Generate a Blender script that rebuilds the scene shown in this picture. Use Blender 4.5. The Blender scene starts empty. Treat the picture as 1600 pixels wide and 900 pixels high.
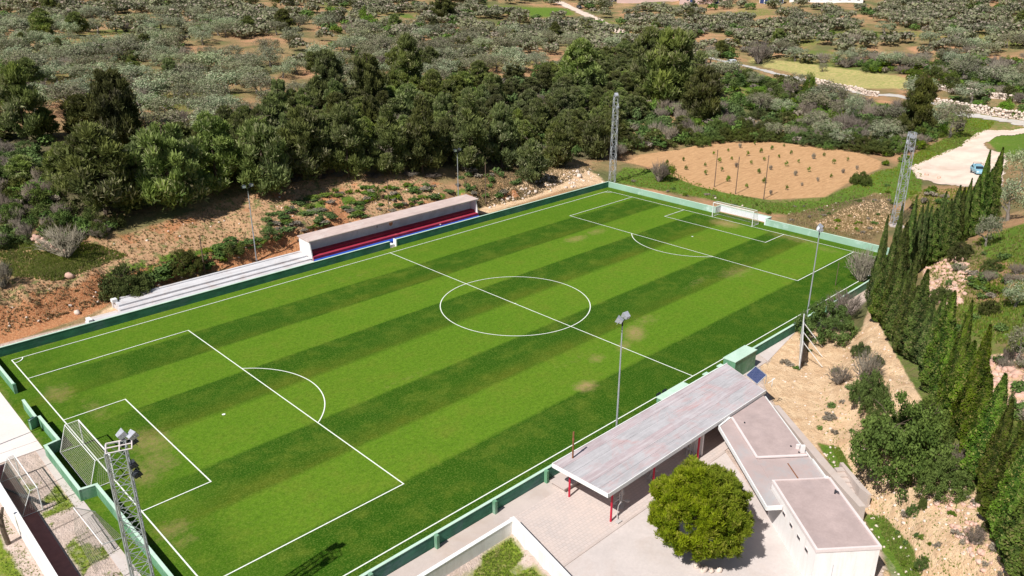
import bpy, math, random
import numpy as np
from mathutils import Vector, Matrix
random.seed(7); rng = np.random.default_rng(7)
S = bpy.context.scene
COL = S.collection

# ------------------------------------------------------------------ camera
CAM = np.array([-15.107, -39.552, 39.021]); YAW = .802181; PIT = .384527; ROL = .0017311; FPX = 1267.12
_f = np.array([math.cos(YAW)*math.cos(PIT), math.sin(YAW)*math.cos(PIT), -math.sin(PIT)])
_r = np.cross(_f, [0, 0, 1]); _r /= np.linalg.norm(_r); _u = np.cross(_r, _f)
R_ = math.cos(ROL)*_r+math.sin(ROL)*_u; U_ = -math.sin(ROL)*_r+math.cos(ROL)*_u; F_ = _f
cd = bpy.data.cameras.new('camera'); cam = bpy.data.objects.new('camera', cd); COL.objects.link(cam)
cam.matrix_world = Matrix(((R_[0], U_[0], -F_[0], CAM[0]), (R_[1], U_[1], -F_[1], CAM[1]), (R_[2], U_[2], -F_[2], CAM[2]), (0, 0, 0, 1)))
cd.sensor_width = 36; cd.lens = FPX/1600*36; cd.clip_start = .5; cd.clip_end = 8000
S.camera = cam
# ------------------------------------------------------------------ world and sun
SUN = Vector((-1.96, -.25, 2.40)).normalized()
EL = math.asin(SUN.z); AZ = math.atan2(SUN.x, SUN.y)
w = bpy.data.worlds.new('World'); S.world = w; w.use_nodes = True
sk = w.node_tree.nodes.new('ShaderNodeTexSky'); sk.sky_type = 'NISHITA'; sk.sun_disc = False
sk.sun_elevation = EL; sk.sun_rotation = AZ; sk.altitude = 150; sk.dust_density = 1.0
bg = w.node_tree.nodes['Background']; bg.inputs[1].default_value = .052
w.node_tree.links.new(sk.outputs[0], bg.inputs[0])
sd = bpy.data.lights.new('sun', 'SUN'); sd.energy = 4.9; sd.angle = math.radians(.5); sd.color = (1, .972, .925)
so = bpy.data.objects.new('sun', sd); COL.objects.link(so); so.location = (-60, -10, 90)
so.rotation_euler = SUN.to_track_quat('Z', 'Y').to_euler()
S.view_settings.view_transform = 'Standard'; S.view_settings.look = 'None'; S.view_settings.exposure = 0.3; S.view_settings.gamma = 1
S.cycles.max_bounces = 5; S.cycles.transparent_max_bounces = 6
L, W = 97.24, 51.55; MY = W/2

# ------------------------------------------------------------------ noise and terrain
def vnoise(x, y, seed=0):
    x = np.asarray(x, float); y = np.asarray(y, float)
    xi = np.floor(x).astype(np.int64); yi = np.floor(y).astype(np.int64); fx = x-xi; fy = y-yi
    fx = fx*fx*(3-2*fx); fy = fy*fy*(3-2*fy)
    def h(a, b):
        n = (a*374761393+b*668265263+seed*974634777) & 0xffffffff
        n = ((n ^ (n >> 13))*1274126177) & 0xffffffff
        return ((n ^ (n >> 16)) & 0xffff)/65535.
    return (h(xi, yi)*(1-fx)+h(xi+1, yi)*fx)*(1-fy)+(h(xi, yi+1)*(1-fx)+h(xi+1, yi+1)*fx)*fy
def fbm(x, y, sc, oc=4, seed=0):
    o = 0; a = 1; t = 0
    for i in range(oc):
        o = o+a*vnoise(np.asarray(x)/sc*2**i, np.asarray(y)/sc*2**i, seed+i*17); t += a; a *= .5
    return o/t
CP = np.array([(0,63,3.2),(30,65,3),(60,65,3),(80,64,2.5),(95,62,.8),(0,76,6.5),(30,76,6.3),(60,74,6),(85,76,4.5),(0,105,9.5),(50,105,9.5),(90,100,8.5),
 (0,140,12.5),(60,140,12.5),(110,130,11),(-50,63,4),(-50,140,13),(150,110,8.5),(130,90,4),(112,75,1.),(50,220,17),(120,220,16),(180,170,12),(0,220,17),(-80,220,17),(210,140,9),
 (200,13,1),(228,39,2),(235,60,2.5),(242,102,4),(255,132,5.5),(290,207,11),(330,260,14),
 (118,64,-.3),(113,49,-.8),(115,31,-1),(131,26,-1),(155,27,-1.2),(165,36,-1),(160,56,-.8),(137,65,-.5),(150,75,1),(180,60,-.2),(180,35,-.5),(177,18,-.8),(160,10,-.8),(140,12,-.7),
 (104,20,.3),(104,45,.3),(104,0,.2),(120,5,-.2),(300,40,8),(300,100,9),(330,150,13),(400,60,16),(400,160,18),(400,260,20),(300,330,20),(200,330,20),(80,330,20),(-60,330,21),
 (500,300,22),(500,100,21),(600,0,22),(300,500,24),(0,500,24),(-300,500,24),(-300,200,18),(-300,0,8),(700,700,26),(1500,1500,28),(2500,500,28),(500,2500,28),(-1500,1500,26),(-1500,-500,0),(3000,3000,28),(1500,-800,20),(0,-1500,-10),
 (34,-32.7,4.6),(43.6,-27.5,4.4),(52.4,-22.1,4),(61,-16.7,3.5),(63,-14.5,3),(73,-7.5,2),(78.6,-5.4,1.8),(89,-6.5,3),(92.5,-7.7,3.6),(98,-7.8,4),(108,-8.3,4.6),(115,-8.3,4.4),
 (60,-30,8.5),(80,-20,8),(100,-18,8),(120,-18,7.5),(140,-12,4.5),(50,-45,12),(80,-50,14),(120,-50,13),(160,-30,6),(200,-20,5),(250,0,6),(40,-25,2.3),(50,-17,1.8),(33,-29,2.2),
 (200,-100,15),(50,-120,20),(-100,-100,0),(0,-60,0),(20,-50,3),(-100,0,1),(-60,20,0)], float)
_s = 100.
def _k(d2):
    return .5*d2*np.log(d2+1e-12)
_X = CP[:, :2]/_s; n_ = len(CP)
_D = ((_X[:, None]-_X[None])**2).sum(-1); _A = np.zeros((n_+3, n_+3)); _A[:n_, :n_] = _k(_D)+np.eye(n_)*2e-4
_A[:n_, n_] = 1; _A[:n_, n_+1:] = _X; _A[n_:, :n_] = _A[:n_, n_:].T
_w = np.linalg.solve(_A, np.r_[CP[:, 2], 0, 0, 0])
FLAT = np.array([(-70,-80),(22,-80),(27,-42),(30,-34),(33.5,-27.6),(43,-18.5),(50.5,-11.5),(62,-8.2),(77,-3.6),(88,-2.4),(100.5,-2.3),(100.5,53.8),(88,57.5),(72,59.2),(60,60.2),(38,60.6),(30,61),(12,60.2),(0,58.6),(-15,57.5),(-70,56)], float)
def poly_dist(x, y, P):
    """signed distance to a polygon, negative inside"""
    d = np.full(x.shape, 1e9); ins = np.zeros(x.shape, bool); n = len(P)
    for i in range(n):
        ax, ay = P[i]; bx, by = P[(i+1) % n]; ex, ey = bx-ax, by-ay
        t = np.clip(((x-ax)*ex+(y-ay)*ey)/(ex*ex+ey*ey), 0, 1)
        d = np.minimum(d, np.hypot(x-ax-t*ex, y-ay-t*ey))
        c = ((ay > y) != (by > y)) & (x < (bx-ax)*(y-ay)/((by-ay) if by != ay else 1e-9)+ax)
        ins ^= c
    return np.where(ins, -d, d)
def hraw(x, y):
    x = np.asarray(x, float); y = np.asarray(y, float)
    z = _w[n_]+_w[n_+1]*x/_s+_w[n_+2]*y/_s
    for i in range(n_):
        z = z+_w[i]*_k((x/_s-_X[i, 0])**2+(y/_s-_X[i, 1])**2)
    z = np.clip(z, -8, 34)
    d = poly_dist(x, y, FLAT)
    r = np.hypot(x-CAM[0], y-CAM[1])
    a = np.clip(d/6., 0, 1)
    # small relief: eroded banks, terraces, lumps
    z = z+a*((fbm(x, y, 9., 4, 3)-.5)*1.5*np.clip(r/80, .5, 1.3)+(fbm(x, y, 2.2, 2, 9)-.5)*.5)
    # broken ledges along the sandy bank and rills down the cut bank behind the bleachers
    tt = x*.636+y*.771; nn = x*.771-y*.636
    led = np.clip((poly_dist(x, y, BANKR)*-1+1)/2, 0, 1); z = z+led*((fbm(tt/5., nn/.9, 1., 3, 61)-.5)*1.1-(np.abs(fbm(tt/4., nn/1.3, 1., 3, 67)-.5) < .035)*.28)
    cut = np.exp(-((y-61.5)/3.5)**2)*(x < 95)*np.clip((x+30)/20, 0, 1); z = z+cut*(fbm(x/1.6, y/3., 1., 3, 71)-.5)*1.9
    field = poly_dist(x, y, FIELD)
    z = np.where(field < 4, z*np.clip((field)/4, 0, 1)+(-1.)*(1-np.clip(field/4, 0, 1)), z)
    jag = (fbm(x, y, 5., 3, 21)-.5)*3.0
    t = np.clip((d+jag*np.clip(d/2, 0, 1))/3.2, 0, 1); t = t*t*(3-2*t)
    return -.12*(1-t)+z*t
BANKR = np.array([(36,-30),(44,-20),(52,-13),(62,-9),(70,-8),(60,-17),(50,-24),(42,-30),(36,-33)], float)
FIELD = np.array([(120.9, 66.7), (128.8, 68.5), (139.3, 65.7), (151.8, 65.4), (162.4, 56.3), (165.6, 43.5), (165.6, 35.2), (161.5, 28.8), (154.2, 26.2), (142.2, 26.0), (125.6, 23.8), (116.5, 30.1), (114.9, 37.1), (115.2, 45.0), (117.8, 51.3), (120.8, 56.6)], float)
def axis(lo, hi, st, far0, far1):
    a = list(np.arange(lo, hi+1e-6, st)); s = st; v = a[-1]
    while v < far1: s = min(s*1.045, 120); v += s; a.append(v)
    s = st; v = a[0]; b = []
    while v > far0: s = min(s*1.07, 160); v -= s; b.append(v)
    return np.array(b[::-1]+a)
GX = axis(-15, 130, .6, -3000, 4500); GY = axis(-40, 100, .6, -2500, 4500)
XX, YY = np.meshgrid(GX, GY); ZZ = hraw(XX, YY)
# lower the sheet under the plaza-side lawn
LAWN = np.array([(-2,-4.75),(18.6,-4.75),(16.6,-11.6),(13,-30),(-2,-30)], float)
_ld = poly_dist(XX, YY, LAWN); ZZ = np.where(_ld < 0, -.55, ZZ)
def H(x, y):
    x = np.asarray(x, float); y = np.asarray(y, float)
    i = np.clip(np.searchsorted(GX, x)-1, 0, len(GX)-2); j = np.clip(np.searchsorted(GY, y)-1, 0, len(GY)-2)
    fx = (x-GX[i])/(GX[i+1]-GX[i]); fy = (y-GY[j])/(GY[j+1]-GY[j])
    return ZZ[j, i]*(1-fx)*(1-fy)+ZZ[j, i+1]*fx*(1-fy)+ZZ[j+1, i]*(1-fx)*fy+ZZ[j+1, i+1]*fx*fy
def proj(x, y, z):
    dx, dy, dz = x-CAM[0], y-CAM[1], z-CAM[2]
    d = dx*F_[0]+dy*F_[1]+dz*F_[2]
    d = np.where(np.abs(d) < 1e-3, 1e-3, d)
    return 800+FPX*(dx*R_[0]+dy*R_[1]+dz*R_[2])/d, 450-FPX*(dx*U_[0]+dy*U_[1]+dz*U_[2])/d, d
def ray(u, v):
    d = F_+R_*(u-800)/FPX-U_*(v-450)/FPX; return d/np.linalg.norm(d)
def at(u, v, z=None):
    """the point of the ground (or of the level z) seen at a place of the photograph"""
    d = ray(u, v)
    if z is not None:
        t = (z-CAM[2])/d[2]; return CAM+d*t
    ts = np.geomspace(30, 1500, 700); P = CAM+d*ts[:, None]
    g = P[:, 2]-H(P[:, 0], P[:, 1]); k = np.argmax(g < 0)
    if g[k] >= 0: k = len(ts)-1
    a, b = ts[k-1], ts[k]
    for _ in range(12):
        m = (a+b)/2; p = CAM+d*m
        if p[2] < H(p[0], p[1]): b = m
        else: a = m
    return CAM+d*b
def worldpoly(pp): return np.array([at(u, v)[:2] for u, v in pp])

# ------------------------------------------------------------------ node helpers
def newmat(name):
    m = bpy.data.materials.new(name); m.use_nodes = True
    nt = m.node_tree; b = nt.nodes['Principled BSDF']; return m, nt, b
def N(nt, t, **k):
    n = nt.nodes.new('ShaderNode'+t)
    for a, v in k.items():
        if a.startswith('i_'): n.inputs[int(a[2:])].default_value = v
        else: setattr(n, a, v)
    return n
def noise(nt, vec, scale, detail=4, rough=.6, dist=0):
    n = N(nt, 'TexNoise'); n.inputs['Scale'].default_value = scale; n.inputs['Detail'].default_value = detail
    n.inputs['Roughness'].default_value = rough; n.inputs['Distortion'].default_value = dist
    if vec is not None: nt.links.new(vec, n.inputs['Vector'])
    return n.outputs['Fac']
def mr(nt, v, a, b, c=0., d=1., smooth=False):
    n = N(nt, 'MapRange'); nt.links.new(v, n.inputs[0])
    for i, x in enumerate((a, b, c, d)): n.inputs[1+i].default_value = x
    if smooth: n.interpolation_type = 'SMOOTHSTEP'
    return n.outputs[0]
def mixc(nt, f, a, b, mode='MIX'):
    n = N(nt, 'Mix', data_type='RGBA', blend_type=mode)
    for s, v in ((n.inputs[0], f), (n.inputs[6], a), (n.inputs[7], b)):
        if isinstance(v, (tuple, list)): s.default_value = (*v[:3], 1)
        elif isinstance(v, (int, float)): s.default_value = v
        else: nt.links.new(v, s)
    return n.outputs[2]
def mth(nt, op, a, b=None, clamp=False):
    n = N(nt, 'Math', operation=op, use_clamp=clamp)
    for s, v in ((n.inputs[0], a), (n.inputs[1], b)):
        if v is None: continue
        if isinstance(v, (int, float)): s.default_value = v
        else: nt.links.new(v, s)
    return n.outputs[0]
def bump(nt, b, h, strength=.5, dist=.05):
    n = N(nt, 'Bump'); n.inputs['Strength'].default_value = strength; n.inputs['Distance'].default_value = dist
    nt.links.new(h, n.inputs['Height']); nt.links.new(n.outputs[0], b.inputs['Normal'])
def pos(nt): return N(nt, 'NewGeometry').outputs['Position']
MATS = {}
def surf(name, col, rough=.8, var=.18, scale=1.5, dirt=None, dirtamt=.35, streak=None, bmp=.15, metal=0, fine=14, world=True):
    """weathered plain surface: base colour with blotches, fine grain and optional dirt or streaks"""
    if name in MATS: return MATS[name]
    m, nt, b = newmat(name)
    p = pos(nt) if world else N(nt, 'TexCoord').outputs['Object']
    n1 = noise(nt, p, scale, 5, .65); n2 = noise(nt, p, fine, 3, .7)
    c = mixc(nt, mr(nt, n1, .3, .7), tuple(x*(1-var) for x in col), tuple(min(1, x*(1+var)) for x in col))
    c = mixc(nt, mr(nt, n2, .35, .75, 0, .35), c, tuple(x*.72 for x in col))
    if dirt:
        n3 = noise(nt, p, scale*.45, 6, .75, .6); c = mixc(nt, mr(nt, n3, .5, .68, 0, dirtamt), c, dirt)
    if streak:
        mp = N(nt, 'Mapping'); mp.inputs['Scale'].default_value = streak[0]; mp.inputs['Rotation'].default_value = (0, 0, streak[3] if len(streak) > 3 else 0); nt.links.new(p, mp.inputs['Vector'])
        n4 = noise(nt, mp.outputs[0], 1, 5, .7); c = mixc(nt, mr(nt, n4, .46, .62, 0, streak[2]), c, streak[1])
    nt.links.new(c, b.inputs['Base Color']); b.inputs['Roughness'].default_value = rough; b.inputs['Metallic'].default_value = metal
    b.inputs['Specular IOR Level'].default_value = .25
    if bmp: bump(nt, b, n2, bmp, .03)
    MATS[name] = m; return m
def leafmat(name, a, b2, c3=None, trans=.25, randv=.35, hv=.03):
    m, nt, b = newmat(name)
    at_ = N(nt, 'Attribute', attribute_name='tint'); oi = N(nt, 'ObjectInfo')
    sep = N(nt, 'SeparateColor'); nt.links.new(at_.outputs['Color'], sep.inputs[0])
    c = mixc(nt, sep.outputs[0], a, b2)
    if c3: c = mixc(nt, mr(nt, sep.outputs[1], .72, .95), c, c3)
    p = pos(nt); big = noise(nt, p, .06, 2, .5)
    h = N(nt, 'HueSaturation'); nt.links.new(c, h.inputs['Color'])
    nt.links.new(mr(nt, oi.outputs['Random'], 0, 1, .5-hv, .5+hv), h.inputs['Hue'])
    v = mth(nt, 'MULTIPLY', mr(nt, oi.outputs['Random'], 0, 1, 1-randv, 1+randv), mr(nt, big, .3, .7, .85, 1.15))
    nt.links.new(v, h.inputs['Value']); nt.links.new(mr(nt, big, .3, .7, .85, 1.1), h.inputs['Saturation'])
    nt.links.new(h.outputs[0], b.inputs['Base Color']); b.inputs['Roughness'].default_value = .75; b.inputs['Specular IOR Level'].default_value = .12
    tr = N(nt, 'BsdfTranslucent'); nt.links.new(h.outputs[0], tr.inputs[0])
    mx = N(nt, 'MixShader'); mx.inputs[0].default_value = trans
    nt.links.new(b.outputs[0], mx.inputs[1]); nt.links.new(tr.outputs[0], mx.inputs[2])
    nt.links.new(mx.outputs[0], nt.nodes['Material Output'].inputs[0])
    MATS[name] = m; return m
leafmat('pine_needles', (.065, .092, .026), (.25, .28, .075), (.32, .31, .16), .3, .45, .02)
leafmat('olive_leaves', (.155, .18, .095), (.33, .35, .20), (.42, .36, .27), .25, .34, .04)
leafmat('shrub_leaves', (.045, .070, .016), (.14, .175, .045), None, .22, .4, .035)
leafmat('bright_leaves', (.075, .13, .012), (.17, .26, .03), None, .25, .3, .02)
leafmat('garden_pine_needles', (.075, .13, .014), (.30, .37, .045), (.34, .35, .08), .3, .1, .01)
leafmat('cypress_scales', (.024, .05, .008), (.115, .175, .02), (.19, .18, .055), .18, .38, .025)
leafmat('dry_twigs', (.12, .10, .075), (.27, .225, .175), None, .05, .3, .02)
leafmat('grass_blades', (.13, .20, .022), (.28, .34, .06), (.42, .34, .15), .45, .1)
leafmat('dry_stalks', (.27, .20, .10), (.42, .33, .17), (.13, .15, .04), .2, .1)
surf('bark', (.13, .095, .07), .9, .35, 4, fine=20, bmp=.5)
surf('grey_bark', (.22, .19, .16), .9, .3, 4, fine=20, bmp=.5)

# ------------------------------------------------------------------ object helpers
def tag(o, label=None, cat=None, group=None, kind=None):
    if label: o['label'] = label
    if cat: o['category'] = cat
    if group: o['group'] = group
    if kind: o['kind'] = kind
    return o
def empty(name, loc=(0, 0, 0), rz=0, label=None, cat=None, group=None):
    o = bpy.data.objects.new(name, None); COL.objects.link(o); o.location = loc; o.rotation_euler[2] = rz
    o.empty_display_size = .3
    return tag(o, label, cat, group)
class MB:
    """collects shapes, then links them as ONE mesh object"""
    def __init__(s): s.v = []; s.f = []; s.m = []
    def add(s, vs, fs, mi=0):
        o = len(s.v); s.v += [tuple(map(float, p)) for p in vs]; s.f += [tuple(o+i for i in f) for f in fs]; s.m += [mi]*len(fs); return s
    def box(s, x0, y0, z0, x1, y1, z1, mi=0):
        return s.add([(x0,y0,z0),(x1,y0,z0),(x1,y1,z0),(x0,y1,z0),(x0,y0,z1),(x1,y0,z1),(x1,y1,z1),(x0,y1,z1)],
                     [(0,3,2,1),(4,5,6,7),(0,1,5,4),(1,2,6,5),(2,3,7,6),(3,0,4,7)], mi)
    def prism(s, poly, z0, z1, mi=0, bot=None):
        n = len(poly)
        a = sum(poly[i][0]*poly[(i+1) % n][1]-poly[(i+1) % n][0]*poly[i][1] for i in range(n))
        if a < 0: poly = poly[::-1]
        b = poly
        vs = [(p[0], p[1], z0) for p in b]+[(p[0], p[1], z1) for p in poly]
        return s.add(vs, [tuple(range(n-1, -1, -1)), tuple(range(n, 2*n))]+[(i, (i+1) % n, n+(i+1) % n, n+i) for i in range(n)], mi)
    def tube(s, p, q, r0, r1=None, n=6, mi=0, cap=True):
        r1 = r0 if r1 is None else r1; p = Vector(p); q = Vector(q); d = (q-p)
        if d.length < 1e-6: return s
        d.normalize(); a = d.orthogonal().normalized(); b = d.cross(a)
        vs = [p+(a*math.cos(t)+b*math.sin(t))*r0 for t in [2*math.pi*i/n for i in range(n)]]+[q+(a*math.cos(t)+b*math.sin(t))*r1 for t in [2*math.pi*i/n for i in range(n)]]
        fs = [(i, (i+1) % n, n+(i+1) % n, n+i) for i in range(n)]
        if cap: fs += [tuple(range(n-1, -1, -1)), tuple(range(n, 2*n))]
        return s.add(vs, fs, mi)
    def path(s, pts, r, n=6, mi=0):
        for a, b in zip(pts[:-1], pts[1:]): s.tube(a, b, r, r, n, mi)
        return s
    def ball(s, c, r, seg=8, rings=5, mi=0, sq=(1, 1, 1)):
        vs = []; fs = []
        for i in range(rings+1):
            ph = math.pi*i/rings
            for j in range(seg):
                t = 2*math.pi*j/seg; vs.append((c[0]+r*sq[0]*math.sin(ph)*math.cos(t), c[1]+r*sq[1]*math.sin(ph)*math.sin(t), c[2]+r*sq[2]*math.cos(ph)))
        for i in range(rings):
            for j in range(seg): fs.append((i*seg+j, (i+1)*seg+j, (i+1)*seg+(j+1) % seg, i*seg+(j+1) % seg))
        return s.add(vs, fs, mi)
    def build(s, name, mats, parent=None, smooth=False, bevel=0, label=None):
        me = bpy.data.meshes.new(name); me.from_pydata(s.v, [], s.f)
        for m in (mats if isinstance(mats, (list, tuple)) else [mats]): me.materials.append(MATS[m] if isinstance(m, str) else m)
        me.polygons.foreach_set('material_index', s.m)
        if smooth: me.polygons.foreach_set('use_smooth', [True]*len(s.f))
        me.update()
        o = bpy.data.objects.new(name, me); COL.objects.link(o)
        if parent: o.parent = parent
        if bevel:
            b = o.modifiers.new('bevel', 'BEVEL'); b.width = bevel; b.segments = 2; b.limit_method = 'ANGLE'
        if label: o['label'] = label
        return o
def copy_tree(o, parent=None):
    c = o.copy(); COL.objects.link(c)
    if parent: c.parent = parent
    for ch in o.children: copy_tree(ch, c)
    return c
def np_mesh(name, V, Fq, mats, tint=None, mi=None, smooth=False):
    me = bpy.data.meshes.new(name); V = np.asarray(V, np.float32); Fq = np.asarray(Fq, np.int32); k = Fq.shape[1]
    me.vertices.add(len(V)); me.vertices.foreach_set('co', V.ravel())
    me.loops.add(Fq.size); me.loops.foreach_set('vertex_index', Fq.ravel())
    me.polygons.add(len(Fq)); me.polygons.foreach_set('loop_start', np.arange(0, Fq.size, k, dtype=np.int32)); me.polygons.foreach_set('loop_total', np.full(len(Fq), k, np.int32))
    if mi is not None: me.polygons.foreach_set('material_index', np.asarray(mi, np.int32))
    if tint is not None:
        a = me.color_attributes.new('tint', 'FLOAT_COLOR', 'POINT'); a.data.foreach_set('color', np.asarray(tint, np.float32).ravel())
    for m in mats: me.materials.append(MATS[m] if isinstance(m, str) else m)
    if smooth: me.polygons.foreach_set('use_smooth', np.ones(len(Fq), bool))
    me.update(calc_edges=True); me.validate(); return me
def np_obj(name, me, parent=None):
    o = bpy.data.objects.new(name, me); COL.objects.link(o)
    if parent: o.parent = parent
    return o

# ------------------------------------------------------------------ ground colours by zone
Z_TAN = [(0,480),(0,440),(100,420),(170,375),(300,330),(380,300),(450,280),(560,272),(660,275),(700,290),(660,320),(560,345),(470,365),(400,395),(320,430),(200,460),(150,490),(60,515),(0,530)]
Z_RED = [[(-20,548),(-20,512),(40,500),(100,474),(150,468),(185,468),(140,492),(60,520)], [(300,405),(350,392),(400,372),(470,378),(470,402),(400,412),(330,424)], [(500,305),(530,305),(548,345),(520,352)]]
Z_GREEN = [[(952,284),(975,262),(1045,266),(1100,291),(1200,316),(1280,312),(1330,290),(1370,268),(1400,262),(1412,240),(1440,262),(1440,300),(1400,320),(1370,300),(1300,328),(1230,335),(1180,330),(1100,310)],
 [(1420,258),(1430,240),(1500,205),(1510,183),(1555,190),(1548,200),(1490,235),(1425,262)], [(1538,217),(1600,200),(1640,210),(1600,245),(1560,238)],
 [(60,400),(110,388),(165,398),(95,432),(45,428)], [(735,8),(880,12),(905,22),(860,28),(770,20)], [(620,22),(652,22),(650,28),(620,28)], [(1455,108),(1640,105),(1640,150),(1480,135)],
 [(1275,690),(1312,700),(1332,738),(1300,732)], [(1346,803),(1380,806),(1425,855),(1440,905),(1392,905),(1375,850)], [(1530,372),(1640,335),(1640,425),(1540,402)], [(1500,478),(1640,465),(1640,545),(1500,522)], [(0,385),(0,355),(60,372),(80,392)],
 [(1150,105),(1300,147),(1400,165),(1390,178),(1180,170)], [(910,22),(935,30),(960,42),(925,36)]]
Z_SAND = [[(1300,335),(1340,316),(1388,310),(1394,345),(1380,362),(1345,368),(1268,350)], [(745,332),(780,298),(850,268),(905,258),(935,275),(948,286),(880,296),(760,335)], [(1200,570),(1235,505),(1345,520),(1352,495),(1362,478),(1380,520),(1420,590),(1480,690),(1600,905),(1380,905),(1380,850),(1300,740),(1215,640),(1195,605),(1185,560)], [(1440,420),(1500,398),(1525,430),(1490,475),(1452,465)], [(1500,560),(1640,545),(1640,640),(1560,640),(1500,610)], [(150,492),(186,470),(210,466),(186,500),(140,510)]]
Z_FIELD = [(972,252),(985,243),(1060,233),(1110,222),(1200,222),(1340,240),(1375,255),(1372,266),(1330,285),(1290,308),(1200,312),(1140,303),(1060,280),(1040,264)]
Z_YEL = [(1150,88),(1200,92),(1300,104),(1418,121),(1425,139),(1340,138),(1270,122),(1200,106)]
Z_PARK = [(1418,262),(1440,254),(1500,228),(1515,213),(1540,203),(1640,192),(1640,203),(1565,212),(1538,225),(1553,236),(1574,241),(1570,290),(1500,293),(1475,289),(1430,278)]
Z_PINE = [(-60,240),(60,190),(110,240),(200,250),(330,215),(420,195),(480,160),(560,165),(640,150),(700,150),(760,130),(850,120),(900,110),(960,90),(1010,85),(1090,110),(1120,140),(1110,160),(1040,165),(1000,190),(960,215),(945,250),(900,252),(860,248),(800,262),(740,262),(640,262),(560,265),(500,268),(420,280),(360,290),(300,300),(230,325),(150,340),(80,340),(-60,350)]
U, V_, D_ = proj(XX, YY, ZZ); U = np.where(D_ > 5, U, -9999); V_ = np.where(D_ > 5, V_, -9999)
def pmask(poly, soft=6.): # image polygon -> soft weight on the terrain vertices
    return np.clip(.5-poly_dist(U, V_, np.array(poly, float))/(2*soft), 0, 1)
def many(zs, soft=6.):
    o = np.zeros(XX.shape)
    for z in zs: o = np.maximum(o, pmask(z, soft))
    return o
nz = fbm(XX, YY, 14, 3, 31); nz2 = fbm(XX, YY, 30, 3, 77)
a_grass = np.maximum(many(Z_GREEN, 7), np.clip((nz2-.53)*4, 0, .5))
a_tan = np.maximum(pmask(Z_TAN, 9)*.9, np.clip((nz-.5)*4, 0, .5))
a_red = many(Z_RED, 5)
a_sand = many(Z_SAND, 6)
a_bank = pmask([(150,430),(240,398),(330,383),(430,345),(500,312),(560,298),(700,286),(745,300),(700,312),(600,330),(480,360),(400,378),(330,402),(250,440),(190,470)], 8)
a_grass = np.maximum(a_grass, a_bank*(.25+.5*(fbm(XX, YY, 5, 3, 123) > .47)))
a_yel = pmask(Z_YEL, 3)
a_sand = a_sand*(1-many(Z_GREEN[7:11], 7))
a_field = np.clip(.5-poly_dist(XX, YY, FIELD)/3., 0, 1)
a_scrub = np.maximum(pmask(Z_PINE, 10)*.9, 0)
a_yard = (1-a_sand)*np.clip(.5-poly_dist(XX, YY, np.array([(-60,57.5),(-60,-60),(26,-60),(33,-28),(48,-12),(60,-8),(75,-4),(100,-2),(100,53),(0,57)], float))/2, 0, 1)
a_lawn = np.clip(.5-_ld/1.5, 0, 1)*(.55+.45*(fbm(XX, YY, 2.5, 2, 5) > .4))
a_lawn = np.maximum(a_lawn, (XX > -5.7)*(XX < -3.2)*(YY > 8)*(YY < 30.5)*(fbm(XX, YY, 1.8, 2, 12) > .5)*.62)
a_lawn = np.maximum(a_lawn, np.clip((-8.0-XX)/1, 0, 1)*(YY < 24)*(XX > -40)*.9)
# slope exposes red earth
gy, gx = np.gradient(ZZ, GY, GX); slope = np.hypot(gx, gy)
a_red = np.maximum(a_red, np.clip((slope-.75)*2, 0, .8)*(np.abs(YY-62) < 6)*(XX < 90))
nx, ny = len(GX), len(GY)
idx = np.arange(nx*ny).reshape(ny, nx)
Fq = np.stack([idx[:-1, :-1], idx[:-1, 1:], idx[1:, 1:], idx[1:, :-1]], -1).reshape(-1, 4)
m, nt, b = newmat('land'); MATS['land'] = m
p = pos(nt)
A = {k: N(nt, 'Attribute', attribute_name=k).outputs['Fac'] for k in ('grass', 'tan', 'red', 'sand', 'yel', 'field', 'scrub', 'yard', 'lawn')}
n_s = noise(nt, p, .9, 6, .7); n_m = noise(nt, p, .22, 5, .65); n_f = noise(nt, p, 5, 4, .75); n_l = noise(nt, p, .045, 4, .6)
c = mixc(nt, mr(nt, n_m, .38, .62), (.50, .27, .15), (.33, .22, .11))
c = mixc(nt, mr(nt, n_l, .40, .60), c, (.15, .15, .06))
def lay(c, a, col, k=.9, s=.12, nn=None):
    nn = nn or n_s
    t = mth(nt, 'ADD', a, mth(nt, 'MULTIPLY', mth(nt, 'SUBTRACT', nn, .5), k))
    return mixc(nt, mr(nt, t, .5-s, .5+s), c, col)
tanc = mixc(nt, mr(nt, n_f, .35, .65), (.44, .24, .13), (.58, .38, .22)); tanc = mixc(nt, mr(nt, n_s, .51, .6), tanc, (.19, .19, .07)); tanc = mixc(nt, mr(nt, n_m, .55, .66, 0, .8), tanc, (.50, .20, .09))
c = lay(c, A['tan'], tanc)
scr = mixc(nt, mr(nt, n_f, .4, .6), (.085, .085, .04), (.20, .16, .09))
c = lay(c, A['scrub'], scr)
grc = mixc(nt, mr(nt, n_f, .35, .65), (.075, .155, .018), (.17, .24, .035)); grc = mixc(nt, mr(nt, n_s, .56, .7, 0, .7), grc, (.27, .24, .09))
c = lay(c, A['grass'], grc)
c = lay(c, A['yel'], mixc(nt, mr(nt, n_s, .4, .6), (.50, .40, .17), (.33, .33, .11)), .3)
sndc = mixc(nt, mr(nt, n_s, .35, .65), (.80, .58, .37), (.60, .39, .23)); sndc = mixc(nt, mr(nt, n_f, .55, .7, 0, .6), sndc, (.36, .24, .14))
c = lay(c, A['sand'], sndc, .8)
c = lay(c, A['red'], mixc(nt, mr(nt, n_f, .35, .65), (.42, .15, .06), (.60, .33, .17)), .9)
mpf = N(nt, 'Mapping'); mpf.inputs['Rotation'].default_value = (0, 0, .55); mpf.inputs['Scale'].default_value = (.5, 3.2, 1); nt.links.new(p, mpf.inputs[0])
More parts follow.
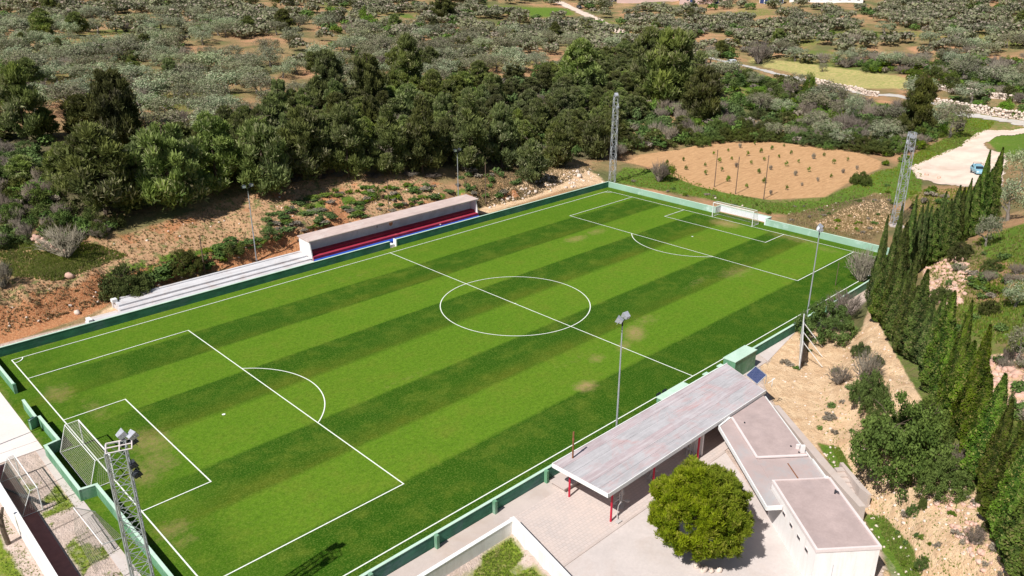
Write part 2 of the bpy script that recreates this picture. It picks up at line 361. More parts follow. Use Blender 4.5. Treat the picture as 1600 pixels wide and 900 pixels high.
fld = mixc(nt, mr(nt, noise(nt, mpf.outputs[0], .8, 4, .7), .35, .65), (.64, .385, .20), (.48, .27, .13)); fld = mixc(nt, mr(nt, n_f, .55, .75, 0, .5), fld, (.70, .48, .28))
c = lay(c, A['field'], fld, .25, .1)
yrd = mixc(nt, mr(nt, n_s, .35, .65), (.66, .52, .45), (.52, .40, .33)); yrd = mixc(nt, mr(nt, n_f, .45, .7, 0, .5), yrd, (.70, .58, .50))
c = lay(c, A['yard'], yrd, .3)
lwn = mixc(nt, mr(nt, n_f, .35, .65), (.13, .21, .018), (.27, .32, .045)); lwn = mixc(nt, mr(nt, n_s, .55, .65, 0, .8), lwn, (.42, .34, .16))
c = lay(c, A['lawn'], lwn, .7)
nt.links.new(c, b.inputs['Base Color']); b.inputs['Roughness'].default_value = .95; b.inputs['Specular IOR Level'].default_value = .1
bump(nt, b, mth(nt, 'ADD', n_f, mth(nt, 'MULTIPLY', n_s, 2)), .8, .25)
me = np_mesh('ground', np.stack([XX, YY, ZZ], -1).reshape(-1, 3), Fq, ['land'], smooth=True)
for k, a in dict(grass=a_grass, tan=a_tan, red=a_red, sand=a_sand, yel=a_yel, field=a_field, scrub=a_scrub, yard=a_yard, lawn=a_lawn).items():
    t = me.attributes.new(k, 'FLOAT', 'POINT'); t.data.foreach_set('value', a.astype(np.float32).ravel())
tag(np_obj('ground', me), 'hilly pinkish earth ground with scrub, grass and bare banks around the pitch', None, None, 'structure')

def drape(name, P, step, dz, mat, label, jag=.5):
    """a sheet following the ground inside a world polygon"""
    P = np.asarray(P, float); x0, y0 = P.min(0)-step; x1, y1 = P.max(0)+step
    xs = np.arange(x0, x1, step); ys = np.arange(y0, y1, step); X, Y = np.meshgrid(xs, ys)
    d = poly_dist(X, Y, P)+(fbm(X, Y, 3., 3, 55)-.5)*2*jag
    Z = H(X, Y)+dz; keep = d < 0
    q = keep[:-1, :-1] & keep[1:, :-1] & keep[:-1, 1:] & keep[1:, 1:]
    id2 = np.arange(X.size).reshape(X.shape)
    F = np.stack([id2[:-1, :-1][q], id2[:-1, 1:][q], id2[1:, 1:][q], id2[1:, :-1][q]], -1)
    used, inv = np.unique(F, return_inverse=True)
    V = np.stack([X, Y, Z], -1).reshape(-1, 3)[used]
    return tag(np_obj(name, np_mesh(name, V, inv.reshape(-1, 4), [mat], smooth=True)), label, None, None, 'structure')
def ribbon(pp, wd):
    P = np.array([at(u, v)[:2] for u, v in pp]); T = np.gradient(P, axis=0); T /= np.linalg.norm(T, axis=1)[:, None]
    Nn = np.stack([-T[:, 1], T[:, 0]], -1)*np.asarray(wd)[..., None]/2 if not np.isscalar(wd) else np.stack([-T[:, 1], T[:, 0]], -1)*wd/2
    return np.r_[P+Nn, (P-Nn)[::-1]]
surf('track_dust', (.70, .56, .46), .95, .12, .3, (.55, .38, .27), .6, fine=3)
surf('lane_concrete', (.52, .48, .44), .9, .12, .3, (.45, .36, .28), .5, fine=3)
drape('parking_area', worldpoly(Z_PARK), .45, .09, 'track_dust', 'pale dusty parking area beyond the cypress slope', .5)
drape('lane', ribbon([(1640,200),(1590,192),(1540,184),(1500,178),(1470,164),(1420,155),(1370,149),(1330,141),(1285,131),(1240,122),(1200,112),(1160,102),(1115,92),(1090,86)], 4.6), 1.0, .09, 'lane_concrete', 'narrow pale country lane winding behind the ploughed field', .15)
drape('dirt_road', ribbon([(975,52),(960,45),(940,35),(920,25),(903,17),(885,9),(870,2)], 7.5), 1.5, .12, 'track_dust', 'dusty road running to the farm buildings at the top', .6)

# ------------------------------------------------------------------ the pitch
def grid_sheet(x0, y0, x1, y1, st, z):
    xs = np.linspace(x0, x1, int((x1-x0)/st)+1); ys = np.linspace(y0, y1, int((y1-y0)/st)+1); X, Y = np.meshgrid(xs, ys)
    i = np.arange(X.size).reshape(X.shape); return X, Y, np.stack([i[:-1, :-1], i[:-1, 1:], i[1:, 1:], i[1:, :-1]], -1).reshape(-1, 4)
X, Y, F = grid_sheet(-2.72, -1.78, 100.6, 53.3, .45, 0)
Z = (fbm(X, Y, 6, 2, 3)-.5)*.03-.02
wear = np.zeros(X.shape)
def spot(u, v, rx, ry, amt, rot=0):
    global wear
    p = at(u, v, 0); dx = X-p[0]; dy = Y-p[1]; a = dx*math.cos(rot)+dy*math.sin(rot); b_ = -dx*math.sin(rot)+dy*math.cos(rot)
    wear = np.maximum(wear, amt*np.exp(-((a/rx)**2+(b_/ry)**2)))
for q in [(992,520,2.6,1.5,.75,.6),(975,540,2.2,1.0,.55,.4),(915,603,1.6,1.2,.8,0),(932,560,1.5,1.1,.55,0),(900,373,3.,1.5,.6,0),(932,362,3,1.5,.5,0),(1134,349,2.2,3.2,.75,0),(1150,425,5,2.5,.45,0),(1010,500,3,2,.4,0),
          (235,690,2.4,3.6,.55,0),(250,720,2.,3.,.5,0),(222,740,1.5,3,.55,0),(90,615,2,3,.5,0),(268,828,2,1.6,.5,0),(290,845,1.5,1,.45,0),(150,640,1.5,4,.4,0),(1240,372,2,6,.5,0),(1290,390,1.5,4,.4,0),(560,430,9,.7,.3,0),(1090,440,5,1.2,.35,.1),(640,590,8,1.2,.28,0),(900,560,9,1.2,.28,0)]: spot(*q)
edge = np.minimum(np.minimum(X+2.7, 100.6-X), np.minimum(Y+1.8, 53.3-Y))
wear = np.maximum(wear, np.clip(1-edge/1.3, 0, 1)*.5*(fbm(X, Y, 4, 2, 8)+.2))
m, nt, b = newmat('turf'); MATS['turf'] = m; p = pos(nt)
sx = N(nt, 'SeparateXYZ'); nt.links.new(p, sx.inputs[0])
yy = mth(nt, 'ADD', sx.outputs[1], mth(nt, 'MULTIPLY', mth(nt, 'SUBTRACT', noise(nt, p, 1.6, 3, .7), .5), .42))
rp = N(nt, 'ValToRGB'); rp.color_ramp.interpolation = 'LINEAR'; nt.links.new(mr(nt, yy, -4, 58), rp.inputs[0])
el = rp.color_ramp.elements
def py(y): return (y+4)/62
stops = [(-4, 0), (5.8, 0), (6.0, 1), (12.4, 1), (13.0, .12), (18.7, 0), (18.9, 1), (26, 1), (27, .1), (32.4, 0), (32.6, 1), (39.1, .95), (39.5, 0), (45.0, .05), (45.2, .85), (58, .8)]
el[0].position = py(stops[0][0]); el[0].color = (stops[0][1],)*3+(1,); el[1].position = 1; el[1].color = (.8, .8, .8, 1)
for y_, v_ in stops[1:-1]:
    e = el.new(py(y_)); e.color = (v_, v_, v_, 1)
# the mown bands fade towards both goal lines
fade = mth(nt, 'MULTIPLY', mr(nt, mth(nt, 'ADD', sx.outputs[0], mth(nt, 'MULTIPLY', noise(nt, p, .3, 2), 3)), 3, 9, 0, 1, True), mr(nt, sx.outputs[0], 97.5, 96, 0, 1, True))
st_ = mixc(nt, fade, (.42, .42, .42), rp.outputs[0])
big = noise(nt, p, .055, 4, .6); mid = noise(nt, p, .35, 5, .7); fin = noise(nt, p, 2.4, 5, .85); vf = noise(nt, p, 7, 3, .85)
mps = N(nt, 'Mapping'); mps.inputs['Scale'].default_value = (.12, 1.1, 1); nt.links.new(p, mps.inputs[0]); lines = noise(nt, mps.outputs[0], 1, 4, .6)
sv = mth(nt, 'ADD', st_, mth(nt, 'MULTIPLY', mth(nt, 'SUBTRACT', lines, .5), .35)); sv = mth(nt, 'ADD', sv, mth(nt, 'MULTIPLY', mth(nt, 'SUBTRACT', mid, .5), .55), True)
c = mixc(nt, sv, (.027, .083, .004), (.118, .212, .014))
c = mixc(nt, mr(nt, big, .35, .65, 0, .45), c, mixc(nt, sv, (.022, .082, .007), (.105, .235, .014)))
c = mixc(nt, mr(nt, mid, .48, .7, 0, .5), c, (.17, .19, .025))
rb = N(nt, 'ValToRGB'); nt.links.new(mr(nt, yy, -4, 58), rb.inputs[0]); eb = rb.color_ramp.elements; eb[0].position = 0; eb[0].color = (0, 0, 0, 1); eb[1].position = 1; eb[1].color = (0, 0, 0, 1)
for y_, v_ in ((12.4, 0), (13.1, .85), (15.5, 0), (26.2, 0), (27., .85), (29.3, 0), (39.2, 0), (39.9, .7), (41.8, 0)):
    e = eb.new(py(y_)); e.color = (v_, v_, v_, 1)
c = mixc(nt, mth(nt, 'MULTIPLY', rb.outputs[0], mr(nt, noise(nt, p, .16, 4, .7), .36, .62, .1, 1)), c, (.115, .125, .012))
lush = noise(nt, p, .028, 3, .5)
c = mixc(nt, mr(nt, lush, .38, .62, .0, .42), c, mixc(nt, sv, (.018, .070, .004), (.082, .180, .010)))
c = mixc(nt, mr(nt, fin, .3, .62, .6, 0), c, (.018, .055, .004)); c = mixc(nt, mr(nt, vf, .48, .75, 0, .6), c, (.22, .29, .05))
wr = N(nt, 'Attribute', attribute_name='wear').outputs['Fac']
wv = mth(nt, 'ADD', wr, mth(nt, 'MULTIPLY', mth(nt, 'SUBTRACT', noise(nt, p, 1.5, 5, .75), .5), .8))
c = mixc(nt, mr(nt, wv, .26, .85, 0, .85), c, mixc(nt, mr(nt, fin, .4, .6), (.38, .24, .13), (.26, .22, .07)))
nt.links.new(c, b.inputs['Base Color']); b.inputs['Roughness'].default_value = .9; b.inputs['Specular IOR Level'].default_value = .02
bump(nt, b, fin, .5, .06)
me = np_mesh('football_pitch', np.stack([X, Y, Z], -1).reshape(-1, 3), F, ['turf'], smooth=True)
t = me.attributes.new('wear', 'FLOAT', 'POINT'); t.data.foreach_set('value', wear.astype(np.float32).ravel())
pitch = tag(np_obj('football_pitch', me), 'mown green football pitch with light and dark stripes', None, None, 'structure')
# markings
m, nt, b = newmat('line_paint'); MATS['line_paint'] = m; p = pos(nt)
c = mixc(nt, mr(nt, noise(nt, p, 6, 4, .8), .45, .75, 0, .55), (.82, .84, .78), (.30, .42, .12)); nt.links.new(c, b.inputs['Base Color']); b.inputs['Roughness'].default_value = .9
mk = MB(); lw = .105; zc = [.012]
def line(x0, y0, x1, y1):
    n = max(1, int(math.hypot(x1-x0, y1-y0)/2)); d = math.hypot(x1-x0, y1-y0); tx, ty = (x1-x0)/d, (y1-y0)/d; k = lw/2
    mk.add([(x0-ty*k-tx*k, y0+tx*k-ty*k, zc[0]), (x0+ty*k-tx*k, y0-tx*k-ty*k, zc[0]), (x1+ty*k+tx*k, y1-tx*k+ty*k, zc[0]), (x1-ty*k+tx*k, y1+tx*k+ty*k, zc[0])], [(0, 1, 2, 3)]); zc[0] += .0011
def arc(cx, cy, r, a0, a1, n=64):
    vs = []
    for i in range(n+1):
        a = a0+(a1-a0)*i/n; vs += [(cx+(r-lw/2)*math.cos(a), cy+(r-lw/2)*math.sin(a), zc[0]), (cx+(r+lw/2)*math.cos(a), cy+(r+lw/2)*math.sin(a), zc[0])]
    mk.add(vs, [(2*i, 2*i+1, 2*i+3, 2*i+2) for i in range(n)]); zc[0] += .0011
line(0, 0, L, 0); line(0, W, L, W); line(0, 0, 0, W); line(L, 0, L, W); line(L/2, 0, L/2, W); arc(L/2, MY, 9.15, 0, 2*math.pi, 96)
th = math.acos(5.5/9.15)
for s, x0 in ((1, 0), (-1, L)):
    for hw, dp in ((20.16, 16.5), (9.16, 5.5)):
        line(x0, MY+hw, x0+s*dp, MY+hw); line(x0, MY-hw, x0+s*dp, MY-hw); line(x0+s*dp, MY-hw, x0+s*dp, MY+hw)
    c0 = 0 if s > 0 else math.pi; arc(x0+s*11, MY, 9.15, c0-th, c0+th, 40); arc(x0+s*11, MY, .07, 0, 2*math.pi, 10)
    for yy_, q in ((0, 0), (W, 1)):
        a0 = {(1, 0): 0, (1, 1): -math.pi/2, (-1, 0): math.pi/2, (-1, 1): math.pi}[(s, q)]; arc(x0, yy_, 1., a0, a0+math.pi/2, 12)
arc(L/2, MY, .09, 0, 2*math.pi, 10)
for s, x0 in ((1, 0), (-1, L)):
    mk.add([(x0+s*11+.16*math.cos(t), MY+.16*math.sin(t), .03) for t in np.linspace(0, 2*math.pi, 13)[:-1]], [tuple(range(12))])
tag(mk.build('pitch_markings', 'line_paint'), 'white painted lines, circle and boxes on the pitch', None, None, 'structure')

# ------------------------------------------------------------------ surfaces for the built things
surf('green_wall', (.13, .29, .17), .85, .18, .7, (.30, .42, .34), .8, streak=((1.2, 1.2, .4), (.07, .17, .10), .5), bmp=.4)
surf('faded_green_wall', (.30, .46, .36), .8, .12, .35, (.62, .72, .70), .9, bmp=.3)
surf('dark_green_wall', (.055, .19, .12), .85, .3, .6, (.12, .19, .20), .85, streak=((.5, .5, 3), (.035, .10, .07), .6), bmp=.5)
surf('wall_cap', (.50, .66, .54), .8, .1, .8, (.30, .48, .36), .5)
surf('white_paint', (.80, .79, .77), .55, .05, 2, (.55, .52, .47), .3)
surf('white_render', (.86, .82, .80), .85, .04, .5, (.70, .62, .56), .4, streak=((2.5, 2.5, .25), (.66, .60, .56), .35))
surf('grey_render', (.82, .83, .88), .85, .08, .6, (.42, .40, .40), .5)
surf('concrete', (.52, .44, .40), .9, .1, .4, (.43, .33, .27), .6)
surf('pale_concrete', (.56, .49, .46), .9, .1, .3, (.46, .37, .32), .6, fine=5)
surf('yard_slab', (.74, .66, .62), .9, .06, .25, (.62, .52, .46), .5, fine=5)
surf('bleacher_concrete', (.55, .53, .54), .9, .15, .7, (.42, .31, .26), .7, streak=((.25, 3, 1), (.64, .64, .66), .6))
surf('gravel_roof', (.44, .34, .32), .95, .14, .8, (.33, .27, .27), .4, fine=7, bmp=.5)
surf('smooth_roof', (.46, .36, .34), .85, .12, .35, (.36, .38, .39), .8)
surf('stand_roof', (.56, .44, .40), .85, .15, .5, (.66, .60, .56), .7, streak=((.2, 2.5, 1), (.40, .29, .26), .45))
surf('canopy_roof', (.42, .40, .41), .85, .16, .5, (.50, .29, .28), .85, streak=((.5, 5, 1), (.53, .51, .52), .5))
surf('canopy_roof_stain', (.43, .35, .36), .85, .15, .5, (.46, .46, .48), .7, streak=((.3, 5, 1), (.60, .56, .56), .5))
surf('shadow_tint_red', (.50, .20, .16), .95, .15, 2)  # maroon tint of the wall's shadow, put into the ground colour
surf('roof_trim', (.72, .63, .61), .8, .06, 1)
surf('red_paint', (.52, .02, .05), .5, .1, 3)
surf('red_step', (.34, .03, .06), .75, .15, 1.2, (.45, .12, .12), .4)
surf('blue_step', (.02, .08, .42), .7, .15, 1.2, (.12, .2, .5), .35)
surf('light_blue_step', (.20, .38, .62), .7, .15, 1.2)
surf('maroon_wall', (.14, .03, .03), .8, .1, 1)
surf('galvanised', (.43, .45, .48), .45, .12, 3, (.30, .31, .33), .4, metal=.35)
surf('dark_metal', (.05, .055, .065), .5, .2, 3, metal=.3)
surf('lamp_housing', (.46, .47, .52), .45, .15, 6, metal=.3)
surf('rust', (.24, .10, .05), .9, .25, 5)
surf('timber', (.16, .11, .08), .9, .25, 4)
surf('net_cord', (.50, .46, .38), .9, .1, 5)
surf('black_plastic', (.015, .02, .02), .5, .2, 4)
surf('joint_and_shadow_dark', (.06, .045, .04), .9, .1, 4)  # serves a slab joint and the painted post shadows
surf('rock_pale', (.66, .55, .47), .9, .22, 1.6, (.45, .30, .22), .6, bmp=.5)
surf('rock_pink', (.58, .36, .28), .9, .22, 1.6, (.68, .60, .52), .6, bmp=.5)
surf('car_blue', (.25, .47, .58), .3, .05, 2); surf('car_white', (.72, .74, .78), .3, .05, 2); surf('tyre', (.02, .02, .02), .9)
surf('green_shed', (.10, .42, .26), .6, .1, .5); surf('pink_shed', (.62, .44, .40), .8, .1, .3); surf('blue_door', (.03, .05, .16), .6)
surf('foil_white', (.78, .80, .84), .6, .06, 1.5, (.55, .58, .62), .4)
surf('gym_grey', (.50, .47, .45), .5, .1, 4)
m, nt, b = newmat('car_glass'); MATS['car_glass'] = m; b.inputs['Base Color'].default_value = (.02, .03, .04, 1); b.inputs['Roughness'].default_value = .08
m, nt, b = newmat('lamp_glass'); MATS['lamp_glass'] = m; b.inputs['Base Color'].default_value = (.75, .77, .85, 1); b.inputs['Roughness'].default_value = .15
m, nt, b = newmat('solar_cells'); MATS['solar_cells'] = m; p = N(nt, 'TexCoord').outputs['Object']
bk = N(nt, 'TexBrick'); bk.offset = 0; bk.inputs['Scale'].default_value = 3.2; bk.inputs['Mortar Size'].default_value = .012; bk.inputs['Brick Width'].default_value = .5; bk.inputs['Row Height'].default_value = .5
bk.inputs['Color1'].default_value = (.035, .05, .12, 1); bk.inputs['Color2'].default_value = (.05, .065, .15, 1); bk.inputs['Mortar'].default_value = (.16, .17, .22, 1)
nt.links.new(p, bk.inputs['Vector']); nt.links.new(bk.outputs[0], b.inputs['Base Color']); b.inputs['Roughness'].default_value = .25
m, nt, b = newmat('paving'); MATS['paving'] = m; p = pos(nt)
mp = N(nt, 'Mapping'); mp.inputs['Rotation'].default_value = (0, 0, .02); nt.links.new(p, mp.inputs[0])
bk = N(nt, 'TexBrick'); bk.inputs['Scale'].default_value = 1.7; bk.inputs['Mortar Size'].default_value = .03; bk.inputs['Brick Width'].default_value = .6; bk.inputs['Row Height'].default_value = .5
bk.inputs['Color1'].default_value = (.56, .47, .43, 1); bk.inputs['Color2'].default_value = (.50, .43, .40, 1); bk.inputs['Mortar'].default_value = (.42, .34, .30, 1)
nt.links.new(mp.outputs[0], bk.inputs['Vector'])
c = mixc(nt, mr(nt, noise(nt, p, .5, 4, .7), .4, .65, 0, .45), bk.outputs[0], (.60, .49, .43)); nt.links.new(c, b.inputs['Base Color']); b.inputs['Roughness'].default_value = .9
bump(nt, b, bk.outputs[1], -.4, .02)

# ------------------------------------------------------------------ plaza and yard surfaces (sheets a little above the land)
def sheet(name, poly, z, mat, label, th=.05):
    return tag(MB().prism(poly, z-th, z).build(name, mat), label, None, None, 'structure')
sheet('passage', [(-1.4, -4.3), (18.9, -4.3), (19.9, -3.5), (57, -3.5), (58, -1.95), (-1.4, -1.95)], -.06, 'concrete', 'pinkish concrete passage behind the green touchline wall', .3)
sheet('paved_terrace', [(19.3, -3.5), (49.2, -3.5), (46.6, -9.0), (39.5, -9.6), (18.05, -9.6), (19.0, -5.2)], -.035, 'paving', 'pinkish block paving around the canopy', .3)
sheet('gravel_plaza', [(18.05, -9.64), (39.3, -9.64), (30.0, -22.6), (25, -32), (12.5, -32)], -.075, 'pale_concrete', 'pale gravel plaza in front of the changing rooms', .3)
sheet('terrace_kerb', [(18.03, -9.60), (39.2, -9.60), (39.2, -9.78), (18.0, -9.78)], -.02, 'concrete', 'low kerb along the paved terrace', .3)
sheet('concrete_yard', [(-1.75, 31.35), (-1.75, 47), (-1.9, 60), (-40, 60), (-40, 31.35)], -.03, 'yard_slab', 'bright pale concrete yard behind the left goal line', .4)
sheet('yard_path', [(-2.1, 8), (-2.1, 31.3), (-3.3, 31.3), (-3.6, 8)], -.075, 'pale_concrete', 'worn concrete strip beside the green wall', .2)
for i, y in enumerate((10.4, 13.4, 16.4, 19.3, 22.4, 25.3, 28.2)):  # slanted dark strips painted as fence-post shadows, the posts are not built
    tag(MB().prism([(-5.75, y-.25), (-1.95 if y < 21 else -2.9, y+.25), (-1.95 if y < 21 else -2.9, y+.29), (-5.75, y-.21)], -.06, -.055).build('joint_and_shadow_line', 'joint_and_shadow_dark'), 'dark painted post-shadow line across the yard strip', None, 'painted post shadows in the yard', 'structure')
tag(MB().prism([(-40, 32.75), (-1.85, 32.9), (-1.85, 32.93), (-40, 32.78)], -.028, -.024).build('joint_and_shadow_line', 'joint_and_shadow_dark'), 'thin joint across the bright concrete yard', None, None, 'structure')
sheet('bank_path', [(57.2, -3.5), (66, -1.95), (58, -1.95)], -.06, 'pale_concrete', 'pale ground behind the green dugout', .2)
sheet('shadow_tint_strip', [(-7.12, 30.9), (-5.72, 30.9), (-5.8, 4), (-7.26, 4)], -.07, 'shadow_tint_red', 'reddish painted shadow tint along the foot of the tall white wall', .1)  # reddens the ground only where the white wall's shadow falls

# ------------------------------------------------------------------ boundary walls
def wall(name, pts, th, z0, z1, mats, label, cat='wall', cap=True, capmat='wall_cap', piers=()):
    """a wall of straight lengths: each length a part, with its cap"""
    r = empty(name, (pts[0][0], pts[0][1], 0), 0, label, cat)
    ox, oy = pts[0]
    for i, ((x0, y0), (x1, y1)) in enumerate(zip(pts[:-1], pts[1:])):
        d = math.hypot(x1-x0, y1-y0); tx, ty = (x1-x0)/d, (y1-y0)/d; nx_, ny_ = -ty, tx
        a = .5*th
        e0 = 0 if i == 0 else a; e1 = a if i < len(pts)-2 else 0
        P = [(x0+tx*(-e0*0+0)-nx_*a-ox+tx*0, y0-ny_*a-oy), (x1+tx*e1-nx_*a-ox, y1+ty*e1-ny_*a-oy), (x1+tx*e1+nx_*a-ox, y1+ty*e1+ny_*a-oy), (x0+nx_*a-ox, y0+ny_*a-oy)]
        if i > 0: P[0] = (P[0][0]+tx*(a+.003), P[0][1]+ty*(a+.003)); P[3] = (P[3][0]+tx*(a+.003), P[3][1]+ty*(a+.003))
        MB().prism(P, z0, z1).build('wall_length', mats if isinstance(mats, str) else mats[i], r)
        if cap:
            c = a+.02; Q = [(x0-nx_*c-ox+(tx*(c+.003) if i else 0), y0-ny_*c-oy+(ty*(c+.003) if i else 0)), (x1+tx*(c if e1 else 0)-nx_*c-ox, y1+ty*(c if e1 else 0)-ny_*c-oy), (x1+tx*(c if e1 else 0)+nx_*c-ox, y1+ty*(c if e1 else 0)+ny_*c-oy), (x0+nx_*c-ox+(tx*(c+.003) if i else 0), y0+ny_*c-oy+(ty*(c+.003) if i else 0))]
            MB().prism(Q, z1+.001, z1+.05).build('cap', capmat, r)
    for (x, y, hx, hy, zt, mt) in piers:
        MB().box(x-hx-ox, y-hy-oy, z0, x+hx-ox, y+hy-oy, zt).build('pier', mt, r)
    return r
wall('boundary_wall', [(-2.0, 53.32), (49.9, 53.32)], .2, -.3, .98, 'dark_green_wall', 'long dark green wall in front of the bleachers and the left half of the stand')
wall('boundary_wall', [(51.0, 53.42), (99.55, 53.42)], .2, -.3, 1.0, 'dark_green_wall', 'dark green wall from the stand gap to the far corner tower', piers=[(51.07, 53.6, .08, .35, 1.04, 'white_paint')])
wall('boundary_wall', [(99.6, 53.3), (99.6, 30.4), (101.2, 30.4), (101.2, 21.2), (99.6, 21.2), (99.6, 1.0)], .2, -.6, .95, ['faded_green_wall', 'foil_white', 'foil_white', 'foil_white', 'faded_green_wall'], 'faded pale green wall behind the far goal')
near_piers = [(x, -2.12, .12, .16, 1.08, 'green_wall') for x in np.arange(2.35, 50, 5.66)]
wall('boundary_wall', [(-1.6, -1.82), (72, -1.82)], .2, -.3, .96, 'dark_green_wall', 'long dark green wall with piers along the near touchline', piers=near_piers)
wall('boundary_wall', [(73.2, -1.9), (97.5, -1.6)], .16, -.3, .9, 'green_wall', 'short green wall running into the bare bush by the far right corner')
wall('boundary_wall', [(-1.68, 53.2), (-1.68, 43.6)], .2, -.3, .95, 'green_wall', 'light green wall beside the yard gate at the far left', piers=[(-1.66, 43.5, .14, .12, 1.0, 'green_wall')])
wall('boundary_wall', [(-1.9, 39.6), (-1.98, 35.6), (-2.6, 35.2)], .2, -.3, .95, 'green_wall', 'stub of light green wall with a return on the near side of the yard gate')
wall('boundary_wall', [(-1.72, 35.4), (-1.68, 30.0), (-2.78, 29.8), (-2.78, 21.3), (-1.62, 21.1), (-1.62, -1.75)], .2, -.3, .95, 'green_wall', 'green wall stepping back around the near goal')
wall('white_wall', [(-7.25, 31.0), (-7.4, 4)], .26, -.6, 1.75, 'white_render', 'tall white wall along the outer edge of the left yard', capmat='white_render')
wall('white_wall', [(2.0, -4.53), (18.78, -4.53)], .28, -.9, .95, 'white_render', 'white wall between the green lawn and the passage', capmat='white_paint')
wall('white_wall', [(18.95, -4.35), (17.3, -11.6), (12.9, -31)], .34, -.9, .98, 'white_render', 'bright white wall between the lawn and the paved terrace', capmat='white_paint')

# ------------------------------------------------------------------ goals
def net_wires(mb, P00, P10, P11, P01, nu, nv, r=.007):
    P00, P10, P11, P01 = map(Vector, (P00, P10, P11, P01))
    for i in range(nu+1):
        t = i/nu; mb.tube(P00.lerp(P10, t), P01.lerp(P11, t), r, r, 3, cap=False)
    for j in range(nv+1):
        t = j/nv; mb.tube(P00.lerp(P01, t), P10.lerp(P11, t), r, r, 3, cap=False)
def goal(x, s, label, w=7.32, h=2.44, top=1.1, bot=1.9, name='football_goal', y=MY, cell=.17, r=.06):
    g = empty(name, (x, y, 0), 0, label, 'goal')
    a = w/2; b_ = s
    MB().tube((0, -a, 0), (0, -a, h), r, r, 8).build('post', 'white_paint', g); MB().tube((0, a, 0), (0, a, h), r, r, 8).build('post', 'white_paint', g)
    MB().tube((0, -a, h), (0, a, h), r, r, 8).build('crossbar', 'white_paint', g)
    for q in (-a, a):
        MB().path([(0, q, h), (b_*top, q, h-.02), (b_*bot, q, .05), (0, q, .05)], r*.55, 6).build('side_frame', 'white_paint', g)
    MB().path([(b_*top, -a, h-.02), (b_*top, a, h-.02)], r*.55, 6).build('rear_bar', 'white_paint', g)
    MB().path([(b_*bot, -a, .05), (b_*bot, a, .05)], r*.5, 6).build('ground_bar', 'white_paint', g)
    n = MB(); nw = int(w/cell)
    net_wires(n, (0, -a, h), (0, a, h), (b_*top, a, h-.02), (b_*top, -a, h-.02), nw, max(2, int(top/cell)))
    net_wires(n, (b_*top, -a, h-.02), (b_*top, a, h-.02), (b_*bot, a, .05), (b_*bot, -a, .05), nw, int(h/cell))
    for q in (-a, a): net_wires(n, (0, q, 0.05), (0, q, h), (b_*top, q, h-.02), (b_*bot, q, .05), int(h/cell), int(bot/cell))
    o = n.build('net', 'net_cord', g); o['kind'] = 'stuff'
    return g
goal(0, -1, 'white football goal at the near left end of the pitch')
goal(L, 1, 'white football goal at the far right end of the pitch')
g = goal(-5.35, -1, 'small white training goal beside the tall white wall', 6.1, 2.0, .5, 1.4, 'training_goal', 25.15, .16, .045)
# leaning bundle of poles stored inside it
mbx = MB()
for k in range(7): mbx.tube((-6.9+.09*k, 27.9-.25*k, -.05), (-6.2+.12*k, 22.6, 1.2-.06*k), .03, .03, 5)
tag(mbx.build('pole_bundle', 'dark_metal'), 'bundle of dark poles leaning in the small training goal', 'poles')
g = empty('folded_goal', (-3.4, 16.2, -.06), 0, 'folded white training goal with beige net leaning on the green wall', 'goal')
A0, A1, B0, B1 = (.9, 2.9, .0), (1.35, -1.6, .0), (-.55, 2.6, 1.3), (-.35, -2.6, .9)
MB().path([A0, B0], .035, 6).build('post', 'white_paint', g); MB().path([A1, B1], .035, 6).build('post', 'white_paint', g)
MB().path([B0, B1], .035, 6).build('crossbar', 'white_paint', g); MB().path([A0, A1], .03, 6).build('ground_bar', 'white_paint', g)
n = MB(); net_wires(n, A0, A1, B1, B0, 30, 14, .008); net_wires(n, B0, B1, (-1.5, -4.2, 0), (-1.1, 1.4, 0), 26, 10, .008); n.build('net', 'net_cord', g)['kind'] = 'stuff'

# ------------------------------------------------------------------ lattice floodlight towers
def lamp(parent, loc, rz, tilt, s=1., mat='lamp_housing'):
    h = MB()
    h.add([(-.3*s,-.25*s,-.22*s),(.3*s,-.25*s,-.22*s),(.3*s,-.25*s,.22*s),(-.3*s,-.25*s,.22*s),(-.2*s,.28*s,-.14*s),(.2*s,.28*s,-.14*s),(.2*s,.28*s,.16*s),(-.2*s,.28*s,.16*s)],
          [(4,5,6,7),(0,1,5,4),(1,2,6,5),(2,3,7,6),(3,0,4,7)])
    h.tube((-.34*s, 0, -.3*s), (-.34*s, 0, .05*s), .02, .02, 4); h.tube((.34*s, 0, -.3*s), (.34*s, 0, .05*s), .02, .02, 4); h.tube((-.34*s, 0, -.3*s), (.34*s, 0, -.3*s), .02, .02, 4)
    o = h.build('floodlight', mat, parent); o.location = loc; o.rotation_euler = (tilt, 0, rz)
    l = MB().add([(-.29*s,-.262*s,-.21*s),(.29*s,-.262*s,-.21*s),(.29*s,-.262*s,.21*s),(-.29*s,-.262*s,.21*s)], [(0,1,2,3)]).build('lens', 'lamp_glass', o)
    return o
